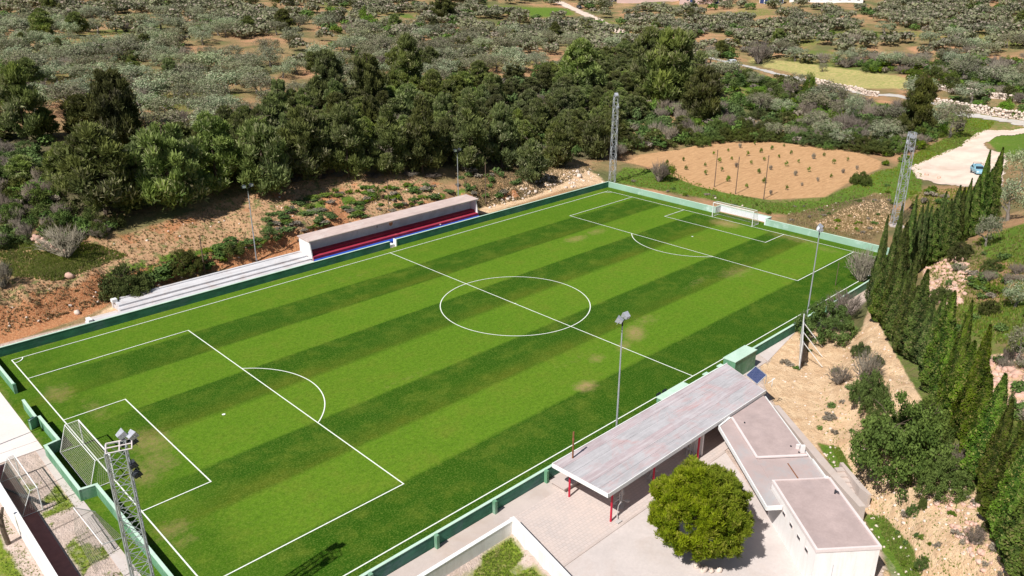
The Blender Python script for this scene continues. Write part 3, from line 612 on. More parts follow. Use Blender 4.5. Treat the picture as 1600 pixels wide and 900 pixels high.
def tower(x, y, z, Hh, wd, wt, label, lamps, rz=0, parts=True, step=1.0, r=.04):
    t = empty('floodlight_tower', (x, y, z), rz, label, 'lamp tower')
    cs = lambda k: [(sx*(wd+(wt-wd)*k)/2, sy*(wd+(wt-wd)*k)/2, Hh*k) for sx, sy in ((-1,-1),(1,-1),(1,1),(-1,1))]
    b0, b1 = cs(0), cs(1)
    for i in range(4): MB().tube(b0[i], b1[i], r, r, 6).build('leg', 'galvanised', t)
    n = int(Hh/step); all_ = MB()
    for k in range(n):
        lo, hi = cs(k/n), cs((k+1)/n)
        for i in range(4):
            j = (i+1) % 4; segs = ([(lo[i], hi[j]), (lo[j], hi[i])] if parts else [(lo[i], hi[j]) if k % 2 == i % 2 else (lo[j], hi[i])])+[(hi[i], hi[j])]
            for a, c_ in segs:
                if parts: MB().tube(a, c_, r*.42, r*.42, 4).build('brace', 'galvanised', t)
                else: all_.tube(a, c_, r*.55, r*.55, 4)
    if not parts: all_.build('bracing', 'galvanised', t)['kind'] = 'stuff'
    MB().box(-wd*.9, -wd*.9, -.25, wd*.9, wd*.9, .12).build('footing', 'concrete', t)
    for k_, (lx, ly, lz, lr, lt, s) in enumerate(lamps): lamp(t, (lx, ly, lz), lr, lt, s*(.88 if parts else 1), 'dark_metal' if parts and k_ >= 2 else 'lamp_housing')
    return t
t = tower(-4.85, .95, -.1, 15.4, 1.05, .98, 'lattice floodlight tower in the near left corner with a lamp platform', [(.35, .70, 15.7, 1.9, -.5, .95), (.85, .55, 15.6, 2.1, -.5, .95), (.35, .75, 15.15, 2.0, -.5, .9), (.80, .75, 15.15, 2.0, -.5, .9), (.65, .1, 14.1, 1.9, -.4, .85), (.75, -.1, 13.6, 2.1, -.4, .85)], -.35, True, 1.0, .05)
pf = MB()
for a, c_ in [((-.45, -.45, 15.4), (.8, -.45, 15.4)), ((.8, -.45, 15.4), (.8, .6, 15.4)), ((.8, .6, 15.4), (-.45, .6, 15.4)), ((-.45, .6, 15.4), (-.45, -.45, 15.4)), ((-.45, .1, 15.4), (.8, .1, 15.4)), ((.2, -.45, 15.4), (.2, .6, 15.4))]: pf.tube(a, c_, .035, .035, 6)
pf.build('lamp_platform', 'roof_trim', t)
MB().tube((-.4, -.38, 0), (-.4, -.38, 15.3), .06, .06, 6).build('cable_duct', 'white_paint', t)
tower(103.0, 55.3, -.3, 16.4, 1.05, .8, 'tall pale lattice floodlight tower behind the far corner of the pitch', [(-.5, -.2, 16.5, 2.2, -.4, 1.1), (.35, .1, 16.5, 2.2, -.4, 1.1), (.3, -.3, 14.2, 2.2, -.4, .9)], .4, False, 1.15, .055)
_p = at(1399, 352)
tower(_p[0], _p[1], _p[2], 15.2, 1.25, .95, 'lattice floodlight tower rising behind the cypresses at the right', [(-.4, 0, 14.6, 2.9, -.4, 1.2), (.45, .1, 14.7, 2.9, -.4, 1.2), (0, .3, 13.6, 2.9, -.4, 1.2), (.1, -.2, 12.6, 2.9, -.4, 1.1)], .7, False, 1.15, .06)
def pole(x, y, z, Hh, label, rz, n=2, r=.09, mat='galvanised', lm='lamp_housing', ls=1.0):
    t = empty('floodlight_pole', (x, y, z), rz, label, 'lamp post')
    MB().tube((0, 0, 0), (0, 0, Hh-.5), r, r*.6, 10).tube((0, 0, 0), (0, 0, .25), r*2, r*2, 10).build('pole', mat, t, smooth=False)
    MB().tube((0, 0, Hh-.5), (0, 0, Hh-.05), r*.75, r*.75, 8).tube((-.6, 0, Hh-.05), (.6, 0, Hh-.05), .04, .04, 6).build('cross_arm', 'dark_metal', t)
    for k in range(n): lamp(t, (-.55+1.1*k/(max(1, n-1)), 0, Hh+.25), 3.14*(.0)+(-.25 if k == 0 else .3), -.45 if ls == 1 else .25, ls, lm)
    return t
pole(33.6, -2.25, -.1, 11.7, 'slim pale floodlight pole rising beside the canopy roof', 3.3)
pole(67.2, -2.45, -.1, 12.0, 'slim pale floodlight pole by the dark bush right of the pitch', 3.6)
_p = at(401, 408); pole(_p[0], _p[1], _p[2]-.05, 10.6, 'floodlight pole behind the upper bleacher row left of the stand', .1, lm='dark_metal', ls=.8)
_p = at(702, 330, 0); pole(69.8, 61.2, float(H(69.8, 61.2)), 9.3, 'floodlight pole just behind the right end of the stand roof', .15, lm='dark_metal', ls=.8)
pole(-11.2, 33.8, -.05, 11.5, 'floodlight pole left of the picture whose shadow falls on the yard', 1.6)

# ------------------------------------------------------------------ covered stand and bleachers
t = empty('covered_stand', (38.7, 54.2, 0), 0, 'low covered stand with red and blue seat steps beyond the halfway line', 'stand')
Ls = 30.6
def stepb(nm, mt, y0, y1, z1, lb=None, x0=0., x1=Ls): return MB().box(x0, y0, -.3, x1, y1, z1).build(nm, mt, t, label=lb)
stepb('seat_step', 'blue_step', .5, 1.5, .36, 'blue lowest seat step'); stepb('seat_step', 'red_step', 1.503, 2.4, .74, 'red middle seat step'); stepb('seat_step', 'red_step', 2.403, 3.4, 1.12, 'red top seat step')
MB().box(0, 3.403, -.3, Ls, 3.6, 2.88).build('back_wall', 'grey_render', t)
for x0 in (-.16, Ls+.003):
    MB().add([(x0, 1.5, -.3), (x0+.16, 1.5, -.3), (x0+.16, 4.8, -.3), (x0, 4.8, -.3), (x0, 2.1, 2.82), (x0+.16, 2.1, 2.82), (x0+.16, 4.8, 2.95), (x0, 4.8, 2.95)], [(0,3,2,1),(4,5,6,7),(0,1,5,4),(1,2,6,5),(2,3,7,6),(3,0,4,7)]).build('side_wall', 'white_render', t)
MB().add([(-.3, 1.9, 2.83), (Ls+.5, 1.9, 2.83), (Ls+.5, 5.0, 2.97), (-.3, 5.0, 2.97), (-.3, 1.9, 2.98), (Ls+.5, 1.9, 2.98), (Ls+.5, 5.0, 3.12), (-.3, 5.0, 3.12)], [(0,3,2,1),(4,5,6,7),(0,1,5,4),(1,2,6,5),(2,3,7,6),(3,0,4,7)]).build('roof', 'stand_roof', t)
cr = MB().prism([(13.3, 0), (13.65, 0), (14.0, 0)], 0, 0) if False else MB()
cr.add([(13.2, 1.86, 2.75), (13.85, 1.86, 2.75), (13.85, 1.86, 2.45), (13.52, 1.86, 2.15), (13.2, 1.86, 2.45), (13.2, 1.9, 2.75), (13.85, 1.9, 2.75), (13.85, 1.9, 2.45), (13.52, 1.9, 2.15), (13.2, 1.9, 2.45)], [(0,4,3,2,1),(5,6,7,8,9),(0,1,6,5),(1,2,7,6),(2,3,8,7),(3,4,9,8),(4,0,5,9)]).build('crest', 'rust', t)
MB().box(11.0, 1.84, 2.5, 11.12, 1.9, 2.82).build('bracket', 'dark_metal', t)
MB().box(22.5, 1.22, .55, 22.62, 3.1, .62).build('hand_rail', 'roof_trim', t)
MB().box(11.4, -.6, -.2, 12.2, .2, .3).build('entry_step', 'white_paint', t)
t = empty('bleachers', (8.7, 54.3, 0), 0, 'open grey-white concrete bleacher steps left of the covered stand', 'bleachers')
MB().box(0, .0, -.3, 29.6, 1.5, .40).build('step', 'bleacher_concrete', t); MB().box(0.05, .2, .403, .5, 1.3, .85).build('end_block', 'white_paint', t)
MB().box(4.0, 1.503, -.3, 29.7, 2.5, .58).build('step', 'bleacher_concrete', t); MB().box(4.2, 2.503, -.3, 29.7, 4.3, .80).build('step', 'bleacher_concrete', t)
MB().box(4.1, 4.303, -.3, 29.75, 4.7, .92).build('back_kerb', 'bleacher_concrete', t); MB().box(3.9, 3.6, .803, 4.5, 4.25, 1.2).build('end_block', 'white_paint', t)
MB().box(.6, 1.503, -.3, 3.95, 2.9, .1).build('landing', 'pale_concrete', t)

# ------------------------------------------------------------------ canopy pavilion
t = empty('canopy_pavilion', (24.0, -9.0, -.04), 0, 'open pavilion with a flat streaked roof on red columns behind the near touchline wall', 'pavilion')
RP = [(.12, 5.42), (.25, 0.0), (22.5, 0.0), (24.55, 5.3)]
zt = 2.86
MB().prism(RP, zt-.26, zt-.04).build('roof_slab', 'roof_trim', t)
# strips of roofing felt, each laid a few millimetres off its neighbour
ns = 6
for k in range(ns):
    f0, f1 = k/ns+.001, (k+1)/ns-.001
    def lp(f, e): a, b_ = (RP[1], RP[0]) if e == 0 else (RP[2], RP[3]); return (a[0]+(b_[0]-a[0])*f, a[1]+(b_[1]-a[1])*f)
    q = [lp(f0, 0), lp(f0, 1), lp(f1, 1), lp(f1, 0)]; q[0] = (q[0][0]+.1, q[0][1]); q[3] = (q[3][0]+.1, q[3][1]); q[1] = (q[1][0]-.1, q[1][1]); q[2] = (q[2][0]-.1, q[2][1])
    MB().prism(q, zt-.038, zt+.004*(k % 3)).build('roof_strip', 'canopy_roof_stain' if k in (2, 5) else 'canopy_roof', t)
MB().box(.2, -.06, zt-.30, 22.5, .0, zt+.04).build('fascia', 'white_paint', t); MB().prism([(.06, 5.42), (.12, 5.42), (.25, -.06), (.18, -.06)], zt-.30, zt+.04).build('fascia', 'white_paint', t)
MB().prism([(.1, 5.42), (24.6, 5.30), (24.6, 5.38), (.1, 5.5)], zt-.28, zt+.05).build('fascia', 'white_paint', t)
for x, y in [(.9, .0), (.9, 4.2), (6.05, .0), (6.05, 4.2), (12.4, .1), (12.4, 4.2), (18, 4.2)]:
    MB().tube((x, y+.12, -.05), (x, y+.12, zt-.26), .085, .085, 10).build('column', 'red_paint', t)
MB().prism([(13.2, .35), (13.2, 4.6), (13.36, 4.6), (13.36, .35)], -.1, zt-.262).build('partition', 'white_render', t)
MB().prism([(13.4, 4.3), (23.4, 4.3), (23.4, 4.5), (13.4, 4.5)], -.1, zt-.262).build('rear_wall', 'maroon_wall', t)
tag(MB().tube((25.83, -4.1, 2.82), (25.83, -4.1, 5.2), .07, .07, 8).tube((25.83, -4.1, 4.45), (25.83, -4.1, 4.6), .1, .1, 8).build('roof_pipe', 'rust'), 'rusty upright pipe on the left end of the canopy roof', 'pipe')
sp = empty('solar_panel', (47.5, -7.4, 2.88), 0, 'dark blue solar panel on a tilted frame at the roof corner', 'solar panel')
Q_ = [Vector(q)-Vector((47.5, -7.4, 2.88)) for q in ((47.51, -6.38, 3.0), (46.70, -7.99, 3.0), (47.50, -8.40, 3.78), (48.33, -6.79, 3.78))]
nn_ = (Q_[1]-Q_[0]).cross(Q_[3]-Q_[0]).normalized(); nn_ = nn_ if nn_.z > 0 else -nn_
MB().add([q for q in Q_]+[q-nn_*.05 for q in Q_], [(0,1,2,3),(7,6,5,4),(0,4,5,1),(1,5,6,2),(2,6,7,3),(3,7,4,0)]).build('panel', 'solar_cells', sp)
fr_ = MB()
for a_, b2_ in ((0, 1), (1, 2), (2, 3), (3, 0)): fr_.tube(Q_[a_]+nn_*.005, Q_[b2_]+nn_*.005, .03, .03, 4)
for k_ in (2, 3): fr_.tube(Q_[k_], (Q_[k_].x, Q_[k_].y, 0), .03, .03, 4)
fr_.build('frame', 'galvanised', sp)
MB().path([(.25, -1.1, 0), (.3, -1.4, .35), (.7, -1.5, .5), (.9, -1.2, .3), (.9, -1.2, -.6)], .035).build('pipework', 'white_paint', sp)
MB().tube((.45, -.1, 0), (.45, -.1, .4), .3, .3, 12).build('tank', 'dark_metal', sp)
# slab beside the wall
tag(MB().box(25.05, -4.05, -.04, 27.6, -2.75, .32).box(24.85, -4.2, .322, 27.8, -2.6, .42).build('low_slab', ['concrete']), 'low pinkish concrete slab between the green wall and the canopy', 'slab')
# outdoor gym machines under the canopy
def gym(x, y, rz, label):
    g = empty('exercise_machine', (x, y, -.035), rz, label, 'gym machine', 'exercise machines under the canopy')
    MB().tube((0, 0, 0), (0, 0, 1.35), .07, .06, 8).box(-.4, -.25, 0, .4, .25, .06).build('stand', 'gym_grey', g)
    for s in (-1, 1):
        MB().path([(s*.28, .05, .35), (s*.3, .1, 1.25), (s*.32, -.15, 1.7), (s*.55, -.25, 1.75), (s*.62, -.3, 1.45)], .028).build('handle', 'gym_grey', g)
        MB().path([(0, .0, .9), (s*.28, .1, .75), (s*.3, .5, .3)], .03).build('arm', 'gym_grey', g)
        MB().box(s*.3-.1, .3, .24, s*.3+.1, .66, .28).build('pedal', 'gym_grey', g)
    MB().ball((0, -.45, .55), .2, 8, 5, 0, (1, 1, .35)).tube((0, -.45, .5), (0, 0, .5), .035, .035).build('seat', 'gym_grey', g)
gym(27.0, -8.2, .4, 'tubular exercise machine nearest the left end under the canopy')
gym(31.6, -7.6, 1.2, 'exercise machine behind the second red column')
gym(36.6, -7.9, 2.2, 'exercise machine deep in the shade near the tree top')
b_ = MB().path([(25.6, -8.9, 0), (25.7, -8.9, 1.0), (25.95, -8.95, 1.25)], .03).path([(25.3, -9.2, .1), (25.9, -8.7, .12)], .04).box(25.0, -9.5, 0, 25.5, -9.2, .08)
tag(b_.build('step_trainer', 'gym_grey'), 'small step trainer at the foot of the front red column', 'gym machine')

# ------------------------------------------------------------------ changing rooms
d2 = np.array([-.636, -.771]); d2 /= np.linalg.norm(d2); ang = math.atan2(d2[1], d2[0])
t = empty('changing_rooms', (37.45, -19.48, -.06), ang, 'long low white changing room block with flat pinkish roofs beside the bank', 'building')
# local x runs along the block, local y: side facing the plaza is NEGATIVE
def BX(nm, mt, x0, y0, z0, x1, y1, z1, lb=None): return MB().box(x0, y0, z0, x1, y1, z1).build(nm, mt, t, label=lb)
# skewed far end follows the canopy edge
MB().prism([(-13.2, -.12), (-9.9, -4.1), (.0, -4.1), (.0, -.12)], -.3, 2.36).build('wall', 'white_render', t, label='white plastered wall under the low roofs')
MB().prism([(-13.4, 0), (-9.95, -4.2), (-3.7, -4.2), (-3.7, 0)], 2.362, 2.62).build('roof', 'gravel_roof', t, label='gravelled roof beside the canopy')
MB().prism([(-9.9, -4.2), (-8.6, -5.62), (2.25, -5.62), (2.25, -4.55), (.0, -4.55), (.0, -4.2)], 2.362, 2.55).build('ledge', 'smooth_roof', t, label='projecting roof ledge on the plaza side')
MB().prism([(-8.62, -5.72), (2.27, -5.72), (2.27, -5.622), (-8.56, -5.622)], 2.32, 2.66).build('fascia', 'white_paint', t)
MB().prism([(-9.97, -4.32), (-9.85, -4.2), (-8.57, -5.6), (-8.66, -5.7)], 2.32, 2.66).build('fascia', 'white_paint', t)
BX('fascia', 'white_paint', 2.253, -5.7, 2.32, 2.36, -4.5, 2.66)
BX('roof_kerb', 'roof_trim', -9.8, -4.26, 2.63, -3.7, -4.08, 2.74); BX('roof_kerb', 'roof_trim', -3.85, -4.077, 2.63, -3.65, -.1, 2.74)
BX('roof', 'smooth_roof', -3.648, -4.2, 2.362, -.003, 0, 2.58, 'smooth stained roof between the two gravelled ones')
BX('roof_seam', 'rust', -2.9, -2.05, 2.582, -.4, -1.95, 2.6)
BX('wall', 'white_render', .003, -4.42, -1.6, 7.72, -.06, 3.0, 'bright white wall of the taller end block')
BX('roof', 'gravel_roof', .06, -4.3, 3.002, 7.62, -.16, 3.16, 'gravelled roof of the taller end block')
for a in ((0.0, -4.48, .0, 7.78, -4.302), (0.0, -.158, .0, 7.78, .02)): BX('parapet', 'roof_trim', a[0], a[1], 3.003, a[3], a[4], 3.24)
BX('parapet', 'roof_trim', 7.622, -4.3, 3.003, 7.78, -.16, 3.24); BX('parapet', 'roof_trim', 0.0, -4.3, 3.003, .058, -.16, 3.24)
for x in (1.3, 2.6, 3.9, 5.2, 6.5):
    f = MB().box(x-.28, -4.455, 2.0, x+.28, -4.423, 2.3).build('vent_window', 'roof_trim', t); MB().box(x-.22, -4.462, 2.05, x+.22, -4.457, 2.25).build('pane', 'dark_metal', f)
BX('gutter_rail', 'white_paint', -3.2, .06, 2.5, 2.6, .16, 2.72); BX('gutter_rail', 'white_paint', -13.2, .03, 2.45, -3.3, .1, 2.66)
for x in (-4.4, -.15): BX('chimney', 'white_render', x, -.42, 2.5, x+.22, -.1, 3.25)
BX('chimney', 'white_render', -4.9, -.55, 2.5, -4.75, -.3, 3.0)
o = MB().tube((1.9, -.5, 3.165), (1.9, -.5, 3.5), .06, .06, 8).tube((1.9, -.5, 3.45), (2.15, -.35, 3.45), .05, .05, 8).build('roof_vent', 'dark_metal', t)
for x, y in ((-5.2, -.9), (-4.3, -.6), (-9.0, -3.4)): MB().box(x, y, 2.622, x+.14, y+.1, 2.7).build('roof_block', 'dark_metal', t)
MB().box(7.724, -3.1, 0, 7.74, -3.07, 1.9).build('downpipe', 'lamp_housing', t)
BX('wall', 'white_render', 0.0, -5.6, -.3, .12, -4.425, 2.36) if False else None
# retaining strip and small steps behind the block
r = empty('retaining_wall', (37.45, -19.48, -.06), ang, 'pale concrete retaining strip running behind the changing rooms', 'wall')
MB().prism([(-13.7, 1.2), (-4.5, 1.45), (1.2, 2.0), (1.2, 2.5), (-4.5, 2.2), (-13.7, 1.7)], -.5, 1.35).build('strip', 'concrete', r)
r = empty('stairs', (37.45, -19.48, -.06), ang, 'short flight of worn concrete steps at the foot of the sandy bank', 'stairs')
for k in range(6): MB().box(-4.1+k*.5, 2.55, -.4, -3.603+k*.5, 3.2, 1.15-.16*k).build('step', 'concrete', r)
MB().prism([(-4.6, 3.22), (-1.2, 3.22), (-.3, 3.5), (-.3, 3.7), (-4.6, 3.5)], -.4, 1.25).build('side_wall', 'concrete', r)

# ------------------------------------------------------------------ dugouts, sign board
t = empty('dugout', (50.85, -3.3, -.06), 0, 'closed light green dugout box behind the near touchline', 'dugout')
MB().box(0, 0, 0, 4.0, 1.35, 2.02).build('shell', 'green_wall', t); MB().box(-.05, -.05, 2.023, 4.05, 1.4, 2.1).build('roof', 'wall_cap', t)
MB().box(.3, 1.352, .5, 3.7, 1.37, 1.8).build('opening', 'black_plastic', t)
t = empty('dugout', (39.6, -3.25, -.06), 0, 'open green dugout with black seats half hidden by the canopy roof', 'dugout')
MB().box(0, 0, 0, 4.2, .12, 1.95).build('rear_wall', 'green_wall', t); MB().box(0, -.02, 1.955, 4.2, 1.3, 2.03).build('roof', 'wall_cap', t)
for x in (0, 4.08): MB().box(x, .123, 0, x+.12, 1.2, 1.95).build('side_wall', 'green_wall', t)
for x in (.3, 1.2): MB().box(x, 1.35, 1.55, x+.55, 1.5, 2.15).tube((x+.27, 1.42, 0), (x+.27, 1.42, 1.6), .04, .04).build('seat', 'black_plastic', t)
for x in (47.4, 49.9): tag(MB().box(x-.25, -2.5, -.06, x+.25, -2.05, 1.5).box(x-.35, -2.55, 1.502, x+.35, -2.0, 1.6).build('green_cabinet', 'wall_cap'), 'small pale green cabinet behind the canopy roof edge, %s' % ('nearer the halfway line' if x < 48 else 'nearer the green dugout box'), 'cabinet')
da = math.atan2(3.3, 6.6)
t = empty('sign_board', (57.7, -6.7, 0), da, 'large white board on props seen nearly edge-on behind the green dugout', 'sign board')
MB().box(0, -.03, .35, 7.6, .03, 3.1).build('board', 'white_paint', t)
for x in (.1, 2.5, 5.0, 7.4): MB().tube((x, -.08, -.3), (x, -.08, 3.15), .05, .05, 6).build('post', 'galvanised', t)
for x in (1.2, 3.7, 6.2): MB().tube((x, -.08, 2.6), (x+.2, -2.3, 0), .045, .045, 6).build('prop', 'white_paint', t)

# ------------------------------------------------------------------ wooden poles and posts
def wood_pole(u, vb, vt, r, label, mat='timber'):
    p = at(u, vb); dist = (p-CAM)@F_; h = (vb-vt)*dist/FPX/math.cos(math.atan2(CAM[2]-p[2], math.hypot(p[0]-CAM[0], p[1]-CAM[1])))
    tag(MB().tube((p[0], p[1], p[2]-.3), (p[0], p[1], p[2]+h), r, r*.7, 7).tube((p[0], p[1], p[2]+h-.3), (p[0], p[1], p[2]+h-.22), r*1.3, r*1.3, 7).build('wooden_pole', mat), label, 'pole')
wood_pole(321, 431, 368, .09, 'thin dark pole behind the upper bleachers at the left')
wood_pole(608, 330, 283, .06, 'thin weathered pole on the bank above the stand roof'); wood_pole(759, 319, 255, .09, 'brown pole right of the covered stand')
wood_pole(728, 302, 280, .06, 'short thin pole on the bank behind the stand')
wood_pole(1116, 292, 235, .09, 'leftmost of the three dark poles at the edge of the ploughed field'); wood_pole(1149, 303, 246, .09, 'middle of the three dark poles at the edge of the ploughed field'); wood_pole(1193, 312, 244, .09, 'rightmost of the three dark poles at the edge of the ploughed field')
wood_pole(1305, 447, 410, .05, 'small grey post by the far right corner of the pitch')

# ------------------------------------------------------------------ cars
def car(u, v, rz, label, mat, Lc=4.1, Wc=1.75, Hc=1.5, rack=False):
    p = at(u, v); t = empty('parked_car', (p[0], p[1], p[2]+.06), rz, label, 'car')
    a, w2 = Lc/2, Wc/2
    prof = [(-a, .35), (-a, .8), (-a*.93, .95), (-a*.4, 1.0), (-a*.15, Hc-.06), (a*.72, Hc), (a*.97, .98), (a, .8), (a, .35)]
    mb = MB(); n = len(prof); vs = [(x, -w2, z) if z < 1.01 else (x, -w2*.82, z) for x, z in prof]+[(x, w2, z) if z < 1.01 else (x, w2*.82, z) for x, z in prof]
    mb.add(vs, [tuple(range(n-1, -1, -1)), tuple(range(n, 2*n))]+[(i, (i+1) % n, n+(i+1) % n, n+i) for i in range(n)]).build('body', mat, t)
    MB().add([(-a*.39-.02, -w2*.86, 1.03), (-a*.39-.02, w2*.86, 1.03), (-a*.17-.03, w2*.76, Hc-.1), (-a*.17-.03, -w2*.76, Hc-.1)], [(0, 1, 2, 3)]).build('windscreen', 'car_glass', t)
    MB().add([(a*.96+.02, -w2*.86, 1.03), (a*.96+.02, w2*.86, 1.03), (a*.75+.03, w2*.74, Hc-.08), (a*.75+.03, -w2*.74, Hc-.08)], [(3, 2, 1, 0)]).build('rear_window', 'car_glass', t)
    for s in (-1, 1):
        MB().add([(-a*.28, s*w2*.975, 1.06), (a*.8, s*w2*.975, 1.06), (a*.68, s*w2*.845, Hc-.12), (-a*.1, s*w2*.845, Hc-.12)], [(0, 1, 2, 3)]).build('side_window', 'car_glass', t)
        for x in (-a*.62, a*.6):
            o = MB().tube((x, s*(w2-.2), .32), (x, s*(w2+.02), .32), .32, .32, 14).build('wheel', 'tyre', t); MB().tube((x, s*(w2+.021), .32), (x, s*(w2+.03), .32), .19, .19, 10).build('rim', 'galvanised', o)
        MB().box(-a-.02, s*w2*.75-.16, .62, -a+.02, s*w2*.75+.16, .8).build('headlight', 'lamp_glass', t); MB().box(-a*.32, s*w2-.02 if s > 0 else s*w2-.16, .98, -a*.25, s*w2+.16 if s > 0 else s*w2+.02, 1.1).build('mirror', mat, t)
    if rack:
        for x in (-a*.05, a*.6): MB().path([(x, -w2*.8, Hc-.05), (x, -w2*.8, Hc+.35), (x, w2*.8, Hc+.35), (x, w2*.8, Hc-.05)], .035).build('roof_rack', 'dark_metal', t)
    return t
car(1527, 271, math.radians(35), 'pale blue car with a roof rack parked behind the cypress tips', 'car_blue', 3.9, 1.75, 1.6, True)
car(1141, 100, math.radians(-28), 'small whitish car on the lane by the wood edge', 'car_white', 4.4, 1.8, 1.5)
car(905, 13, math.radians(60), 'dark pickup on the dusty road at the top of the picture', 'dark_metal', 4.6, 1.8, 1.5)

# ------------------------------------------------------------------ farm buildings along the top edge
def shed(u, v, lx, ly, h, rz, label, wallm, roofm, doors=0, wins=0):
    p = at(u, v); t = empty('farm_building', (p[0], p[1], p[2]), rz, label, 'building')
    MB().box(-lx/2, 0, -2.5, lx/2, ly, h).build('wall', wallm, t)
    MB().add([(-lx/2-.4, -.5, h+.002), (lx/2+.4, -.5, h+.002), (lx/2+.4, ly+.5, h+.002), (-lx/2-.4, ly+.5, h+.002), (-lx/2-.4, ly/2, h+1.8), (lx/2+.4, ly/2, h+1.8)], [(0,1,5,4), (2,3,4,5), (0,4,3), (1,2,5), (0,3,2,1)]).build('roof', roofm, t)
    for k in range(doors):
        x = -lx/2+lx*(k+.5)/doors; MB().box(x-1.0, -.05, -.2, x+1.0, -.003, h*.75).build('door', 'blue_door', t)
    for k in range(wins):
        x = -lx/2+lx*(k+.5)/wins; f = MB().box(x-.7, -.05, h*.45, x+.7, -.003, h*.75).build('window', 'roof_trim', t); MB().box(x-.6, -.06, h*.48, x+.6, -.052, h*.72).build('pane', 'car_glass', f)
    return t
fa = YAW-math.pi/2-math.radians(12)
shed(1012, 3.5, 34, 12, 3.2, fa+.1, 'long green-roofed shed at the top edge', 'pink_shed', 'green_shed', 0, 5)
shed(1100, 6.5, 26, 10, 3.4, fa, 'low pinkish farm building left of the blue-doored one', 'pink_shed', 'stand_roof', 2, 3)
shed(1205, 6.5, 12, 9, 4.0, fa-.05, 'small building with a row of dark blue doors', 'white_render', 'stand_roof', 5, 0)
shed(1290, 4.5, 36, 9, 3.0, fa-.1, 'long pale farm building right of the blue doors', 'white_render', 'pink_shed', 0, 8)
shed(960, 2.5, 8, 6, 3, fa, 'tiny white hut between the trees at the top edge', 'white_render', 'white_paint', 1, 1)

# ------------------------------------------------------------------ stones
def stone_mesh(name, mat, seed, k=1):
    rg = np.random.default_rng(seed); mb = MB(); mb.ball((0, 0, 0), 1, 7, 4)
    v = np.array(mb.v); sc = 1+.35*(fbm(v[:, 0]*2+seed, v[:, 1]*2+v[:, 2]*3, 1, 2, seed)-.5)*2; v *= sc[:, None]; v *= [1, .8, .7]
    F = mb.f; return v, np.array(F)
ST = [stone_mesh('s', None, i) for i in range(6)]
def stones(name, P, sizes, mat, label, cat=None, parent=None, group=None):
    Vs = []; Fs = []; o = 0
    for (x, y, z), s in zip(P, sizes):
        v, f = ST[rng.integers(6)]; a = rng.uniform(0, 6.28); c_, s_ = math.cos(a), math.sin(a)
        w_ = v*s*rng.uniform(.75, 1.25, 3); Vs.append(np.stack([w_[:, 0]*c_-w_[:, 1]*s_+x, w_[:, 0]*s_+w_[:, 1]*c_+y, w_[:, 2]+z], -1)); Fs.append(f+o); o += len(v)
    ob = np_obj(name, np_mesh(name, np.concatenate(Vs), np.concatenate(Fs), [mat]), parent)
    return tag(ob, label, cat, group, 'stuff')
def stone_wall(pp, h, s, mat, label, th=1.0):
    P = np.array([at(u, v) for u, v in pp]); r = empty('stone_wall', tuple(P[0]), 0, label, 'stone wall')
    Q = []; Z_ = []
    for a, b_ in zip(P[:-1], P[1:]):
        n = int(np.linalg.norm(b_-a)/(s*1.1))+1
        for i in range(n):
            for k in range(int(h/(s*.9))+1):
                q = a+(b_-a)*(i+rng.uniform(-.3, .3))/n; q = q-P[0]; Q.append((q[0]+rng.uniform(-.2, .5)*k*.4, q[1]+rng.uniform(-.2, .5)*k*.4, float(H(q[0]+P[0][0], q[1]+P[0][1]))-P[0][2]+s*.2+k*s*.85)); Z_.append(s*rng.uniform(.6, 1.05))
    stones('stone', Q, Z_, mat, None, None, r)
stone_wall([(1268,128),(1300,136),(1335,142),(1372,151)], 1.3, .45, 'rock_pale', 'low rubble wall along the lane below the yellow field')
stone_wall([(1463,139),(1480,143),(1500,145)], 1.4, .5, 'rock_pale', 'short rubble terrace wall left of the upper green strip')
stone_wall([(1512,147),(1545,153),(1575,157),(1640,165)], 1.6, .5, 'rock_pale', 'upper rubble terrace wall at the right edge')
stone_wall([(1462,164),(1500,171),(1545,180),(1590,186),(1640,190)], 1.9, .5, 'rock_pale', 'longer lower rubble wall directly above the pale lane')
stone_wall([(52,378),(70,385),(84,394),(104,402)], .9, .35, 'rock_pink', 'ruined dry stone wall on the slope at the left')
def scatter_px(poly, n, jit=0):
    """ground points whose picture lies in a polygon"""
    P = np.array(poly, float); out = []
    lo = P.min(0); hi = P.max(0); k = 0
    while len(out) < n and k < n*30:
        k += 1; u = rng.uniform(lo[0], hi[0]); v = rng.uniform(lo[1], hi[1])
        if poly_dist(np.array([u]), np.array([v]), P)[0] < 0: out.append(at(u, v))
    return np.array(out)
Q = scatter_px([(1440,420),(1500,395),(1530,430),(1495,480),(1450,470)], 240); stones('rubble', Q+[0, 0, .0], rng.uniform(.15, .6, len(Q))**1.5, 'rock_pink', 'pinkish rubble on the slope beyond the cypress row', 'rubble')
Q = scatter_px([(1500,565),(1640,545),(1640,650),(1560,640),(1520,620)], 240); stones('rubble', Q+[0, 0, .0], rng.uniform(.15, .6, len(Q))**1.5, 'rock_pink', 'pink broken rock patch at the right edge', 'rubble')
Q = scatter_px([(1205,560),(1250,500),(1340,520),(1360,480),(1420,590),(1480,690),(1590,900),(1380,900),(1300,740)], 600); stones('gravel', Q+[0, 0, .0], rng.uniform(.02, .3, len(Q))**1.5, 'rock_pale', 'loose stones on the sandy bank behind the buildings', 'stones')
Q = scatter_px([(1440,760),(1500,730),(1600,900),(1540,905)], 200); stones('rubble', Q+[0, 0, .0], rng.uniform(.1, .45, len(Q))**1.6, 'rock_pink', 'broken rock below the nearest cypresses', 'rubble')
Q = scatter_px([(0,480),(170,380),(450,285),(740,285),(740,330),(470,372),(150,480),(0,530)], 150); stones('gravel', Q+[0, 0, .0], rng.uniform(.1, .42, len(Q))**1.8, 'rock_pale', 'scattered pale stones on the dry slope left of the stand', 'stones')
